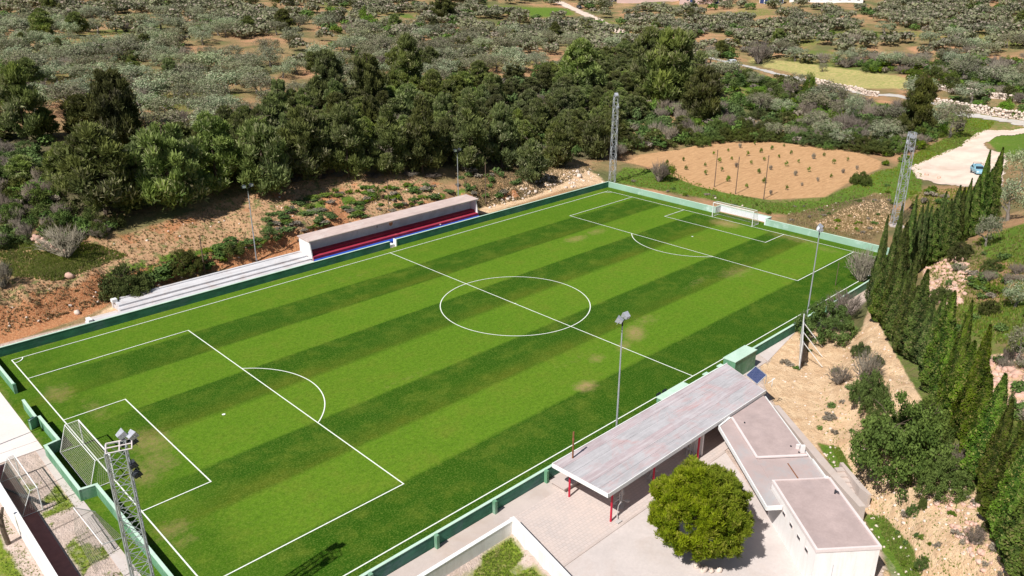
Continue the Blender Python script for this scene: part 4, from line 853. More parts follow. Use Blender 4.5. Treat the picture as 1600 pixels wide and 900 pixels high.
Q = scatter_px([(1230,330),(1390,300),(1400,340),(1360,375),(1240,350)], 60); stones('gravel', Q+[0, 0, .0], rng.uniform(.1, .45, len(Q))**1.9, 'rock_pale', 'stones on the reddish patch behind the far goal wall', 'stones')
Q = scatter_px([(750,330),(850,272),(930,262),(945,285),(860,300)], 120); stones('gravel', Q+[0, 0, .0], rng.uniform(.1, .6, len(Q))**1.6, 'rock_pale', 'broken pale rock on the bank near the far corner', 'stones')
def boulder(u, v, s, mat, label):
    p = at(u, v); V, F = ST[int(u) % 6]; ob = np_obj('boulder', np_mesh('boulder', V*s, F, [mat])); ob.location = (p[0], p[1], p[2]+s*.3); ob.rotation_euler[2] = u; tag(ob, label, 'rock')
for a in [(109,433,.6,'rock_pink','pinkish boulder on the grassy slope at the left edge'),(121,490,.45,'rock_pale','small boulder by the red bank at the left'),(905,277,.7,'rock_pale','flat pale slab of rock near the far corner'),(1118,310,.25,'rock_pale','white boulder behind the far goal'),(1160,322,.22,'rock_pale','pale boulder on the grass right of the far goal'),(1532,282,.4,'rock_pale','small rock beside the blue car'),(1447,274,.5,'rock_pink','dark block at the near edge of the parking area'),(1467,279,.5,'rock_pink','second dark block at the near edge of the parking area'),(530,398,.3,'rock_pale','white stone beside the stand roof')]: boulder(*a)

# ------------------------------------------------------------------ plants: leaf meshes
def leaves(C, Nrm, size, tint, aspect=1.0, spread=.7, k=1):
    """one small quad per leaf cluster, facing roughly along Nrm"""
    n = len(C); d = Nrm+rng.normal(0, spread, (n, 3)); d /= np.linalg.norm(d, axis=1)[:, None]+1e-9
    a = np.cross(d, rng.normal(0, 1, (n, 3))); a /= np.linalg.norm(a, axis=1)[:, None]+1e-9; b_ = np.cross(d, a)
    s = (size if not np.isscalar(size) else np.full(n, size))[:, None]*rng.uniform(.6, 1.3, (n, 1)); a = a*s*.5; b_ = b_*s*.5*aspect
    V = np.stack([C-a-b_*.6, C+a*.35-b_, C+a+b_*.5, C-a*.3+b_], 1).reshape(-1, 3)
    F = np.arange(n*4).reshape(-1, 4); T = np.repeat(np.concatenate([tint, np.zeros((n, 1)), np.ones((n, 1))], 1), 4, 0)
    return V, F, T
def clumps(cc, rad, per, size, seed_t=None, up=.5, shell=.55, aspect=1.0, spread=.7, flat=1.0):
    """leaves over the upper surface of each clump"""
    m_ = len(cc); rad = np.full(m_, rad) if np.isscalar(rad) else rad
    dirs = rng.normal(0, 1, (m_, per, 3)); dirs[..., 2] += up; dirs /= np.linalg.norm(dirs, axis=2)[..., None]
    rr = rad[:, None]*(shell+(1-shell)*rng.random((m_, per)))
    C = cc[:, None]+dirs*rr[..., None]*[1, 1, flat]
    ct = rng.random((m_, 1))*.6
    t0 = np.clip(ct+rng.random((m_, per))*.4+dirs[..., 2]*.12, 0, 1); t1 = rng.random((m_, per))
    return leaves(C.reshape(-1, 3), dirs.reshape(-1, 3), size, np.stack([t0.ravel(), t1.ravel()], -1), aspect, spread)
def sprays(cc, rad, per, ln, wd_, up=.7, flat=.8):
    """needle tufts: thin blades pointing outwards and up from each clump"""
    m_ = len(cc); rad = np.full(m_, rad) if np.isscalar(rad) else rad
    d = rng.normal(0, 1, (m_, per, 3)); d[..., 2] += .5; d /= np.linalg.norm(d, axis=2)[..., None]
    C = (cc[:, None]+d*(rad[:, None]*rng.uniform(.35, 1, (m_, per)))[..., None]*[1, 1, flat]).reshape(-1, 3)
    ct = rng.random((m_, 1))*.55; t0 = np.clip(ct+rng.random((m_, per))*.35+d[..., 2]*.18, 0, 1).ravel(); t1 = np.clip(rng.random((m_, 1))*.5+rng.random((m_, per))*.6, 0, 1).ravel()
    d = d.reshape(-1, 3); ax = d*.7+[0, 0, up]+rng.normal(0, .35, d.shape); ax /= np.linalg.norm(ax, axis=1)[:, None]
    sd_ = np.cross(ax, d+rng.normal(0, .5, d.shape)); sd_ /= np.linalg.norm(sd_, axis=1)[:, None]+1e-9
    l = ln*rng.uniform(.6, 1.3, (len(C), 1)); w_ = wd_*rng.uniform(.7, 1.3, (len(C), 1))
    V = np.stack([C-sd_*w_-ax*l*.4, C+sd_*w_-ax*l*.4, C+sd_*w_*.35+ax*l*.6, C-sd_*w_*.35+ax*l*.6], 1).reshape(-1, 3)
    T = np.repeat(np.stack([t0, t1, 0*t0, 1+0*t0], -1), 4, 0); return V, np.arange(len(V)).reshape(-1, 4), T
def crown_mesh(name, cc, rad, per, size, mat, **k):
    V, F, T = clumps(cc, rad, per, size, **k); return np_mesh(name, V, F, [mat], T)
def trunk_mesh(name, h, r, mat, limbs=5, ch=.9, cr=1.5, lean=.1, forks=0, seed=0):
    rg = random.Random(seed); mb = MB(); pts = [Vector((0, 0, -.4))]; q = Vector((0, 0, 0)); n = 5
    for i in range(n):
        q = q+Vector((rg.uniform(-lean, lean), rg.uniform(-lean, lean), h*ch/n)); pts.append(q.copy())
    for i in range(n): mb.tube(pts[i], pts[i+1], r*(1-.75*i/n), r*(1-.75*(i+1)/n), 6)
    for k in range(limbs):
        f = rg.uniform(.3, .95); i = min(n-1, int(f*n)); b0 = pts[i+1]; a = rg.uniform(0, 6.28); l = cr*rg.uniform(.5, 1)*(1.1-f*.5)
        e = b0+Vector((math.cos(a)*l, math.sin(a)*l, l*rg.uniform(.3, .7))); md = (b0+e)/2+Vector((0, 0, .1*l)); rr = r*(1-.75*f)*.6
        mb.tube(b0, md, rr, rr*.7, 5); mb.tube(md, e, rr*.7, rr*.3, 5)
        for _ in range(forks):
            e2 = e+Vector((rg.uniform(-1, 1), rg.uniform(-1, 1), rg.uniform(.1, 1)))*l*.5; mb.tube(md, e2, rr*.4, rr*.15, 4)
    return mb
def cone_cc(n, h0, h1, rmax, prof, rs=.95):
    t_ = rng.random(n)**.85; a = rng.uniform(0, 6.28, n); R = rmax*np.array([prof(x) for x in t_]); r = R*np.sqrt(rng.uniform(.12, 1, n))*rs
    return np.stack([r*np.cos(a), r*np.sin(a), h0+(h1-h0)*t_], -1), t_
# templates with unit height 1 would shrink leaves; they are built at real size and scaled slightly
KIND = {}
def template(kind, crown, trunk_mb, tmat, h, wd):
    KIND.setdefault(kind, []).append((crown, trunk_mb, tmat, h, wd))
for i in range(5):
    hh_ = [8.5, 7.4, 9.2, 6.4, 7.8][i]; rw = [2.9, 3.3, 2.8, 2.4, 2.9][i]
    e_ = [.55, .42, .7, .5, .4][i]
    pr_ = lambda t, e_=e_: (1-t**1.6)**e_*min(1, .62+t*1.6)
    cc, t_ = cone_cc(100, .7, hh_-.5, rw, pr_); a_ = np.arctan2(cc[:, 1], cc[:, 0]); k_ = 1+.22*np.sin(a_*3+i+t_*9); cc[:, 0] *= k_; cc[:, 1] *= k_
    crad = .92-.42*t_+rng.uniform(-.2, .25, 100)
    V, F, T = sprays(cc, crad, 120, .46, .075); cm = np_mesh('pine_crown', V, F, ['pine_needles'], T)
    tm = trunk_mesh('pine_trunk', hh_, .17, 'bark', 9, .92, rw*.8, .14, 0, i); template('pine', cm, tm, 'bark', hh_, rw*2)
for i in range(4):
    hh_ = [4.2, 3.8, 4.8, 3.4][i]; rw = [2.5, 2.7, 2.9, 2.0][i]
    a = rng.uniform(0, 6.28, 26); r = rw*np.sqrt(rng.uniform(.05, 1, 26))*.8; cc = np.stack([r*np.cos(a), r*np.sin(a), 1.4+(hh_-2.1)*rng.uniform(.1, 1, 26)*(1-.45*(r/rw)**2)], -1)
    cm = crown_mesh('olive_crown', cc, rng.uniform(.55, .95, 26), 95, .2, 'olive_leaves', up=.5, aspect=.55, spread=.5, shell=.5)
    tm = trunk_mesh('olive_trunk', hh_, .24, 'grey_bark', 5, .45, rw*.8, .12, 0, 20+i); template('olive', cm, tm, 'grey_bark', hh_, rw*2)
for kind, mat, sz, n_c in (('bush', 'shrub_leaves', .24, 22), ('bright', 'bright_leaves', .24, 20)):
    for i in range(3):
        hh_ = [2.0, 1.5, 2.6][i]; rw = [1.5, 1.6, 1.5][i]; a = rng.uniform(0, 6.28, n_c); r = rw*np.sqrt(rng.uniform(0, 1, n_c))*.8
        cc = np.stack([r*np.cos(a), r*np.sin(a), .25+(hh_-.6)*rng.uniform(.05, 1, n_c)*(1-.6*(r/rw)**2)], -1)
        cm = crown_mesh(kind+'_foliage', cc, rng.uniform(.35, .6, n_c), 90, sz*.62, mat, up=.5, aspect=.6, shell=.35)
        tm = trunk_mesh('stems', hh_, .07, 'bark', 5, .6, rw*.6, .15, 0, 40+i); template(kind, cm, tm, 'bark', hh_, rw*2)
for i in range(3):
    hh_ = [2.6, 2.2, 3.0][i]; rw = [2.6, 2.4, 2.3][i]; n_c = 150; a = rng.uniform(0, 6.28, n_c); r = rw*np.sqrt(rng.uniform(0, 1, n_c))*.95
    cc = np.stack([r*np.cos(a), r*np.sin(a), .1+(hh_-.5)*rng.uniform(.0, 1, n_c)**.75*(1-.75*(r/rw)**2)], -1)
    cm = crown_mesh('mastic_foliage', cc, rng.uniform(.22, .46, n_c), 110, .11, 'shrub_leaves', up=.6, aspect=.6, shell=.35, flat=.85)
    tm = trunk_mesh('stems', hh_, .08, 'bark', 7, .6, rw*.6, .2, 1, 50+i); template('mastic', cm, tm, 'bark', hh_, rw*2)
# bare grey shrubs: real twigs
def twig_mesh(name, n, h, rw, mat, leafy=.0, seed=0, rr=.02):
    rg = np.random.default_rng(seed); V = []; F = []; T = []; o = 0
    def seg(p, q, w_):
        nonlocal o
        d = q-p; a = np.cross(d, [0, 0, 1.01]); a /= np.linalg.norm(a)+1e-9; b_ = np.cross(d, a); b_ /= np.linalg.norm(b_)+1e-9
        V.extend([p+a*w_, p-a*w_*.5+b_*w_, p-a*w_*.5-b_*w_, q]); F.extend([(o, o+1, o+3, o+3), (o+1, o+2, o+3, o+3), (o+2, o, o+3, o+3)]); t_ = rg.random(); T.extend([(t_, 0, 0, 1)]*4); o += 4
    for k in range(n):
        a = rg.uniform(0, 6.28); r = rw*rg.uniform(.3, 1); top = np.array([r*math.cos(a), r*math.sin(a), h*rg.uniform(.55, 1)*(1-.3*(r/rw)**2)]); base = np.array([.15*math.cos(a), .15*math.sin(a), 0])
        mid_ = base+(top-base)*.55+rg.normal(0, .12, 3); seg(base, mid_, rr*2); seg(mid_, top, rr*1.3)
        for _ in range(7):
            f = rg.uniform(.3, 1); p0 = mid_+(top-mid_)*f; q = p0+(top-base)*.22+rg.normal(0, .22, 3)*h*.4; seg(p0, q, rr*.8)
    V = np.array(V); F = np.array(F)[:, :3]; return np_mesh(name, V, F, [mat], np.array(T))
for i in range(3):
    hh_ = [2.2, 2.8, 1.7][i]; rw = [1.5, 1.7, 1.5][i]
    KIND.setdefault('dry', []).append((twig_mesh('dry_twigs', 120, hh_, rw, 'dry_twigs', seed=i, rr=.022), None, None, hh_, rw*2))
for i in range(2):
    hh_ = 4.5; cm = twig_mesh('bare_branches', 110, 4.6, 2.6, 'dry_twigs', seed=30+i, rr=.035); V0 = None
    KIND.setdefault('bare', []).append((cm, trunk_mesh('bare_trunk', 2.0, .16, 'grey_bark', 6, .8, 1.4, .08, 1, 60+i), 'grey_bark', 4.6, 5.2))
# cypress: ragged column of upright scaly sprays
def cypress_mesh(name, h, rw, n, seed, size=.30):
    t_ = rng.random(n)**1.25; a = rng.uniform(0, 6.28, n); lob = 1+.20*np.sin(3*a+seed+t_*5)+.13*np.sin(5*a-t_*17+seed*2)+.10*np.sin(t_*46+a*2)
    R = rw*np.clip((1-t_)/.78, 0, 1)**.82*np.clip(.62+t_*3.5, 0, 1)*lob; r = R*np.sqrt(rng.uniform(.55, 1.05, n)); C = np.stack([r*np.cos(a), r*np.sin(a), .15+t_*h], -1)
    Nn = np.stack([np.cos(a), np.sin(a), .35+0*a], -1)
    # upright sprays: build the quads by hand so that they point up
    d = Nn+rng.normal(0, .45, (n, 3)); d /= np.linalg.norm(d, axis=1)[:, None]; upv = np.array([0, 0, 1.])+.35*Nn+rng.normal(0, .22, (n, 3)); sd_ = np.cross(d, upv); sd_ /= np.linalg.norm(sd_, axis=1)[:, None]; upv = np.cross(sd_, d)
    s = size*rng.uniform(.6, 1.3, (n, 1)); V = np.stack([C-sd_*s*.28, C-upv*s*.45, C+sd_*s*.28, C+upv*s*.8], 1).reshape(-1, 3)
    cl = np.clip((lob-1)*1.6+.35+rng.normal(0, .2, n), 0, 1); T = np.repeat(np.stack([cl, rng.random(n), 0*cl, 1+0*cl], -1), 4, 0)
    return np_mesh(name, V, np.arange(4*n).reshape(-1, 4), ['cypress_scales'], T)
for i in range(4):
    hh_ = [10.5, 9.2, 11.5, 8.2][i]; rw = [.85, .72, .8, .62][i]
    KIND.setdefault('cypress', []).append((cypress_mesh('cypress_foliage', hh_, rw, 20000, i, .17), trunk_mesh('cypress_trunk', hh_*.5, .12, 'bark', 0, .9, .3, .02, 0, 80+i), 'bark', hh_, rw*2))
TM = {}
def meshes(kind, i):
    k = (kind, i % len(KIND[kind])); c_, tm, tmat, h, wd = KIND[kind][k[1]]
    if k not in TM:
        tmesh = None
        if tm: tmp = tm.build('trunk', tmat); tmesh = tmp.data; bpy.data.objects.remove(tmp)
        TM[k] = tmesh
    return c_, TM[k], h, wd
NAMES = dict(pine=('pine_tree', 'crown', 'trunk', 'pine tree'), olive=('olive_tree', 'crown', 'trunk', 'olive tree'), bush=('shrub', 'foliage', 'stem', 'shrub'), bright=('shrub', 'foliage', 'stem', 'shrub'), mastic=('shrub', 'foliage', 'stem', 'shrub'), dry=('dry_shrub', 'twigs', 'stem', 'shrub'), bare=('bare_tree', 'branches', 'trunk', 'tree'), cypress=('cypress', 'foliage', 'trunk', 'cypress tree'))
COUNT = {}
def plant(kind, p, h, wd, label, group=None, var=None, rz=None, sink=.0, parts=True):
    var = rng.integers(100) if var is None else var
    c_, tmesh, h0, w0 = meshes(kind, int(var)); nm = NAMES[kind]; COUNT[kind] = COUNT.get(kind, 0)+1
    rz = rng.uniform(0, 6.28) if rz is None else rz; sc = (wd/w0, wd/w0, h/h0)
    if parts and tmesh:
        r = empty(nm[0], (p[0], p[1], p[2]-sink), rz, label, nm[3], group); r.scale = sc
        np_obj(nm[1], c_, r); np_obj(nm[2], tmesh, r)
    else:
        r = np_obj(nm[0], c_); r.location = (p[0], p[1], p[2]-sink); r.rotation_euler[2] = rz; r.scale = sc; tag(r, label, nm[3], group)
    return r
def plant_px(kind, u, vb, vt, wpx, label, group=None, var=None):
    """base row, top row and crown width as seen in the photograph -> real height and width"""
    p = at(u, vb); dist = (p-CAM)@F_; el_ = math.atan2(CAM[2]-p[2], math.hypot(p[0]-CAM[0], p[1]-CAM[1]))
    wd = wpx*dist/FPX; h = max(.5, ((vb-vt)*dist/FPX-.25*wd*math.sin(el_))/math.cos(el_))
    return plant(kind, p, h, wd, label, group, var)

# ------------------------------------------------------------------ single trees and shrubs one can point to
PX = [
 # kind, u, base v, top v, width, label, variant
 ('pine', 45, 225, 100, 72, 'tall dark pine standing alone near the left edge', 0), ('pine', 188, 235, 104, 88, 'broad tall dark pine above the olive grove at the left', 1),
 ('pine', 516, 172, 80, 56, 'round-topped pine at the left end of the wood skyline', 4), ('pine', 578, 178, 82, 60, 'bushy pine second from the left on the wood skyline', 1),
 ('pine', 640, 150, 55, 52, 'tallest pine between the olives and the wood', 0), ('pine', 693, 30, -8, 44, 'dark pine clump at the top edge beside the green field', 1),
 ('pine', 905, 150, 62, 70, 'large green pine above the tall far tower', 4), ('pine', 1048, 165, 42, 96, 'biggest domed dark pine in the middle of the wood', 1), ('pine', 1010, 140, 45, 60, 'pale-topped pine left of the biggest domed one', 4), ('pine', 1095, 190, 100, 70, 'dark pine at the right edge of the wood', 1),
 ('pine', 1428, 212, 118, 52, 'single upright pine between the lane and the scrub at the right', 0), ('pine', 830, 285, 215, 48, 'small bright pine at the lower edge of the wood', 3),
 ('pine', 415, 305, 178, 92, 'wide pine at the lower edge of the wood above the dry slope', 1), ('pine', 270, 325, 185, 110, 'largest rounded pine at the lower left of the wood', 1), ('pine', 165, 335, 190, 120, 'broad dark pine beside the largest one at the left', 4), ('pine', 340, 300, 175, 90, 'dark pine between the two widest at the lower edge', 0),
 ('pine', 545, 278, 160, 70, 'tall narrow pine right above the left end of the stand', 0), ('pine', 610, 272, 165, 62, 'dark narrow pine above the middle of the stand', 2), ('pine', 660, 270, 150, 64, 'slim pine in the front of the wood behind the stand pole', 2), ('pine', 735, 265, 150, 66, 'slim grey-green pine in the front of the wood right of the stand pole', 2), ('pine', 480, 280, 165, 80, 'bushy pine at the front of the wood left of the stand', 4), ('pine', 785, 262, 160, 58, 'narrow pine at the wood front toward the far corner', 0), ('pine', 870, 262, 190, 50, 'low pine on the pale bank near the far tower', 3), ('pine', 930, 248, 180, 46, 'yellowish pine just left of the tall far tower', 3),
 ('bright', 1040, 282, 252, 38, 'grey-green shrub at the left tip of the ploughed field', 1), ('dry', 1030, 284, 250, 30, 'bare grey shrub at the left tip of the ploughed field', 0),
 ('bush', 1344, 288, 262, 34, 'dark round bush at the lower right of the ploughed field', 1),
 ('olive', 1483, 215, 155, 58, 'round grey-green tree beside the parking area', 2), ('bare', 1185, 100, 62, 40, 'leafless pale tree behind the yellow field', 0), ('olive', 1285, 112, 97, 18, 'small yellow-green tree standing on the yellow field', 1),
 ('dry', 105, 402, 350, 75, 'large pale twiggy shrub above the ruined wall', 1), ('dry', 5, 450, 405, 36, 'twiggy grey shrub cut by the left edge', 0), ('bush', 200, 462, 398, 84, 'big dark bush behind the left bleachers', 1), ('bush', 290, 425, 380, 60, 'dark bush beside the thin pole above the bleachers', 0), ('bush', 365, 400, 374, 38, 'small dark bush under the second floodlight pole', 1),
 ('bush', 422, 372, 348, 40, 'dark bush on the red bank left of the stand', 2), ('bush', 591, 312, 286, 16, 'small upright dark bush above the stand roof', 2),
 ('bush', 1288, 528, 452, 92, 'big dark brownish bush beside the white board', 0), ('dry', 1318, 500, 452, 60, 'bare grey shrub behind the big brownish bush', 1), ('dry', 1345, 440, 385, 50, 'leafless grey shrub at the far right corner of the pitch', 0),
 ('bush', 1400, 745, 590, 150, 'largest dark green mastic bush on the sandy bank', 2), ('bush', 1375, 700, 620, 80, 'dark bush overlapping the left of the largest mastic bush', 0), ('bush', 1440, 690, 600, 90, 'dark bush between the largest mastic bush and the cypresses', 1), ('bush', 1355, 640, 560, 60, 'bush at the upper left of the mastic clump', 1), ('dry', 1352, 600, 545, 46, 'grey twiggy shrub above the mastic clump', 2),
 ('bush', 1470, 765, 690, 90, 'lower green bush below the mastic clump', 1), ('dry', 1490, 730, 690, 50, 'grey shrub at the right of the lower green bush', 1), ('bush', 1345, 555, 528, 32, 'little bush on the bare path below the cypress row', 1),
 ('bush', 1425, 805, 782, 20, 'tiny green bush on the sandy bank', 0), ('bush', 1438, 890, 862, 22, 'tiny dark bush at the bottom of the sandy bank', 2), ('bush', 1535, 785, 762, 22, 'tiny bush near the nearest cypresses', 1), ('bush', 1545, 830, 805, 24, 'tiny bush beside the broken rock', 0), ('dry', 1520, 850, 820, 36, 'low grey shrub on the broken rock', 1),
 ('bush', 1440, 795, 770, 14, 'tiniest tuft of bush on the sandy bank', 1), ('bush', 1310, 770, 750, 14, 'tuft by the end of the concrete steps', 1), ('bush', 1370, 570, 550, 24, 'small bush by the bare path', 0), ('dry', 1310, 600, 570, 40, 'flat dry shrub on the sand right of the white board', 2),
 ('olive', 1590, 300, 225, 60, 'grey tree at the right edge behind the blue car', 2), ('olive', 1575, 345, 270, 66, 'grey olive behind the far cypresses at the right edge', 0), ('olive', 1540, 385, 330, 44, 'olive at the foot of the far cypresses', 1), ('bush', 1500, 405, 370, 40, 'green bush under the far cypresses', 0), ('bush', 1548, 425, 398, 34, 'brownish bush on the rocky slope', 0),
 ('olive', 1590, 565, 500, 60, 'grey olive at the right edge above the pink rock', 2), ('olive', 1585, 480, 430, 50, 'grey olive at the right edge above the grass', 0), ('bush', 1590, 700, 650, 50, 'dark bush at the right edge beyond the cypresses', 1), ('bush', 1470, 470, 440, 40, 'dark bush beside the cypress row', 1), ('bush', 1545, 490, 462, 34, 'bush on the green slope at the right', 0), ('dry', 1580, 720, 690, 40, 'grey shrub at the right edge low on the slope', 0),
 ('bright', 1262, 148, 112, 22, 'young tree on the near side of the lane', 1), ('olive', 1330, 200, 140, 34, 'pinkish grey bare-looking tree in the scrub', 2),
 ('bright', 570, 40, 10, 26, 'light green tree near the top edge', 0), ('bright', 578, 45, 22, 30, 'second light green tree below the first at the top', 2), ('bright', 522, 32, 12, 26, 'light green bush left of the two light green trees', 1),
]
for kd, u, vb, vt, wpx, lb, var in PX: plant_px('mastic' if kd == 'bush' and (wpx > 40 or u > 1250) else kd, u, vb, vt, wpx, lb, None, var)

for i, (u, v) in enumerate([(462,284),(500,280),(585,278),(640,275),(675,277),(530,276)]):
    plant('dry', at(u, v), .8, 3.2, ['leftmost heap of cut branches below the wood', 'heap of cut branches left of the bank pole', 'heap of pale branches above the stand roof', 'wide heap of cut branches behind the stand', 'heap of branches beside the stand floodlight pole', 'small heap of cut branches at the wood edge'][i], 'heaps of cut branches below the wood', i)
# cypresses: the near row down the bank, and the far row up the slope behind it
def cyp(rows, grp, what, wide):
    n = len(rows)
    for i, (u, v, h, wd) in enumerate(rows):
        k = n-1-i; o_ = 'farthest' if i == 0 else 'nearest' if k == 0 else (ORD[i]+' from the far end' if i < n/2 else ORD[k]+' from the near end')
        plant('cypress', at(u, v), h, wd*(.70, .92, .80, .98)[(i*7+i//3) % 4], what % o_, grp, i, sink=.1)
ORD = ['first', 'second', 'third', 'fourth', 'fifth', 'sixth', 'seventh', 'eighth', 'ninth', 'tenth', 'eleventh', 'twelfth']
cyp([(1362,480,11.2,2.2),(1375,500,9.6,2.3),(1382,506,8.2,2.0),(1389,512,8.8,2.3),(1396,530,7.4,2.1),(1404,546,10.2,2.5),(1413,552,7.2,2.1),(1422,557,8.9,2.3),(1439,566,6.3,2.3),(1449,589,8.1,2.3),(1458,609,9.3,2.5),(1467,632,7.0,2.2),(1477,653,10.4,2.5),(1491,668,7.7,2.3),(1505,683,9.6,2.5),(1517,713,6.8,2.3),(1530,744,8.3,2.5),(1544,768,7.3,2.4),(1557,793,6.8,2.4),(1562,815,7.6,2.3),(1567,840,8.0,2.5),(1578,866,7.2,2.4),(1590,890,8.4,2.6),(1612,905,8.0,2.6)],
    'cypress row along the sandy bank', 'dark cypress of the row along the sandy bank, %s', 1)
cyp([(1385,458,11.6,2.2),(1398,450,8.2,2.1),(1406,445,11.0,2.0),(1413,437,7.6,2.2),(1421,430,9.0,1.8),(1429,426,9.2,1.8),(1437,419,8.2,2.3),(1447,413,7.4,2.2),(1457,407,9.2,2.3),(1468,402,7.8,2.2),(1478,398,9.2,2.3),(1488,386,8.0,2.2),(1497,380,8.8,2.1),(1510,372,8.6,2.3),(1518,367,11.6,2.5),(1528,364,8.8,2.2),(1538,360,11.4,2.6)],
    'far cypress row', 'dark cypress of the far row below the parking area, %s', 1)

# the round pine of the plaza: its crown is one dense dome of needle tufts
tp = np.append(at(1094, 798, 3.6)[:2], -.08)
t = empty('round_pine', tuple(tp), 0, 'dense round bright green pine on the plaza in front of the changing rooms', 'pine tree')
nC = 1000; dr = rng.normal(0, 1, (nC, 3)); dr /= np.linalg.norm(dr, axis=1)[:, None]; dr = dr[dr[:, 2] > -.75]; nC = len(dr)
lob = 1+.09*np.sin(dr[:, 0]*7+2)*np.cos(dr[:, 1]*6)+.07*np.sin(dr[:, 2]*9+dr[:, 0]*5)+.035*np.sin(dr[:, 1]*19+dr[:, 2]*15)
rr_ = rng.uniform(.55, 1.0, nC)**.45; cc = dr*np.array([3.3, 3.3, 3.05])*(lob*rr_)[:, None]+[0, 0, 3.65]
V, F, T = sprays(cc, rng.uniform(.24, .44, nC), 150, .24, .034, .5, .9)
np_obj('crown', np_mesh('crown', V, F, ['garden_pine_needles'], T), t)
o = trunk_mesh('trunk', 4.5, .22, 'bark', 12, .8, 2.6, .05, 2, 3).build('trunk', 'bark', t)
for i, (dx, dy) in enumerate([(-2.2, -2.9), (-1.5, -3.35), (-.6, -3.55), (.3, -3.45)]):
    V, F = ST[i]; ob = np_obj('boulder', np_mesh('boulder', V*rng.uniform(.22, .36), F, ['rock_pale'])); _q = at([1088, 1100, 1112, 1124][i], [884, 890, 892, 891][i], 0); ob.location = (_q[0], _q[1], .02)
    tag(ob, ['leftmost pale', 'second pale', 'third pale', 'rightmost pale'][i]+' stone of the curved edging under the round pine', 'stone', 'edging stones under the round pine')
# pruned bare tree at the lower left
p = at(14, 850); t = empty('pruned_tree', (p[0], p[1], p[2]), 0, 'pruned stub of a tree on the grass outside the white wall', 'tree')
MB().path([(0, 0, -.3), (-.1, .1, 1.2), (-.05, .2, 2.2)], .17, 8).build('trunk', 'bark', t); MB().tube((-.05, .2, 2.1), (-.5, .4, 2.7), .14, .09, 6).tube((-.05, .2, 2.1), (.3, .5, 2.8), .14, .09, 6).tube((-.1, .1, 1.6), (-.5, -.3, 2.2), .1, .07, 6).ball((-.1, .3, 2.3), .26, 7, 5).build('limbs', 'bark', t)

# young trees in rows on the ploughed field
k = 0
for i in range(9):
    for j in range(6):
        x, y = 115+i*5.0+j*1.2, 32+j*5.4-i*.4
        if poly_dist(np.array([x]), np.array([y]), FIELD)[0] > -2.5 or rng.random() < .12: continue
        x += rng.uniform(-.4, .4); y += rng.uniform(-.4, .4); z = float(H(x, y)); s = rng.uniform(.55, 1.0)
        lab = 'small yellow-green sapling in the %s rows of the ploughed field' % ('near' if i < 3 else 'middle' if i < 6 else 'far')
        plant('bright' if rng.random() < .8 else 'dry', (x, y, z), 1.35*s, 1.0*s, lab, 'saplings on the ploughed field', parts=False); k += 1

# ------------------------------------------------------------------ filling the countryside
def seg(u, cuts, names):
    for c_, n__ in zip(cuts, names):
        if u < c_: return n__
    return names[-1]
def inp(u, v, poly): return poly_dist(np.asarray(u, float), np.asarray(v, float), np.array(poly, float)) < 0
CLEAR = [Z_FIELD, Z_YEL, Z_PARK] + [Z_GREEN[0], Z_GREEN[1], Z_GREEN[2], Z_GREEN[4], Z_GREEN[5], Z_SAND[0], Z_SAND[1]]
LANE = [(1640,200),(1540,184),(1470,164),(1420,155),(1370,149),(1330,141),(1240,122),(1200,112),(1115,92)]
lanew = np.array([at(u, v)[:2] for u, v in LANE]); roadw = np.array([at(u, v)[:2] for u, v in [(975,52),(940,35),(903,17),(870,2)]])
def dline(x, y, P):
    d = np.full(x.shape, 1e9)
    for (ax, ay), (bx, by) in zip(P[:-1], P[1:]):
        ex, ey = bx-ax, by-ay; t = np.clip(((x-ax)*ex+(y-ay)*ey)/(ex*ex+ey*ey), 0, 1); d = np.minimum(d, np.hypot(x-ax-t*ex, y-ay-t*ey))
    return d
def candidates(st, x0=-60, x1=620, y0=-40, y1=640):
    xs = np.arange(x0, x1, st); ys = np.arange(y0, y1, st); X, Y = np.meshgrid(xs, ys); X = (X+rng.uniform(-.42, .42, X.shape)*st).ravel(); Y = (Y+rng.uniform(-.42, .42, Y.shape)*st).ravel()
    Z = H(X, Y); u, v, d = proj(X, Y, Z); ok = (d > 20) & (u > -60) & (u < 1660) & (v > -22) & (v < 560)
    ok &= poly_dist(X, Y, FLAT) > 5
    for c_ in CLEAR: ok &= ~inp(u, v, c_)
    ok &= dline(X, Y, lanew) > 4.2; ok &= dline(X, Y, roadw) > 6
    ut, vt, _d = proj(X, Y, Z+4.); ok &= ~((ut > 955) & (ut < 1390) & (vt < 7) & (rng.random(len(X)) < .85))
    for hh_ in (1.2, 2.6):
        ut, vt, _d = proj(X, Y, Z+hh_); ok &= (dline(ut, vt, np.array(LANE, float)) > 4) & ~inp(ut, vt, Z_YEL) & (dline(ut, vt, np.array([(1463,162),(1545,180),(1640,190)], float)) > 5) & (dline(ut, vt, np.array([(1463,139),(1545,153),(1640,165)], float)) > 3)
    return X[ok], Y[ok], Z[ok], u[ok], v[ok], d[ok]
items = {k: [] for k in ('pine', 'olive', 'bush', 'bright', 'dry')}
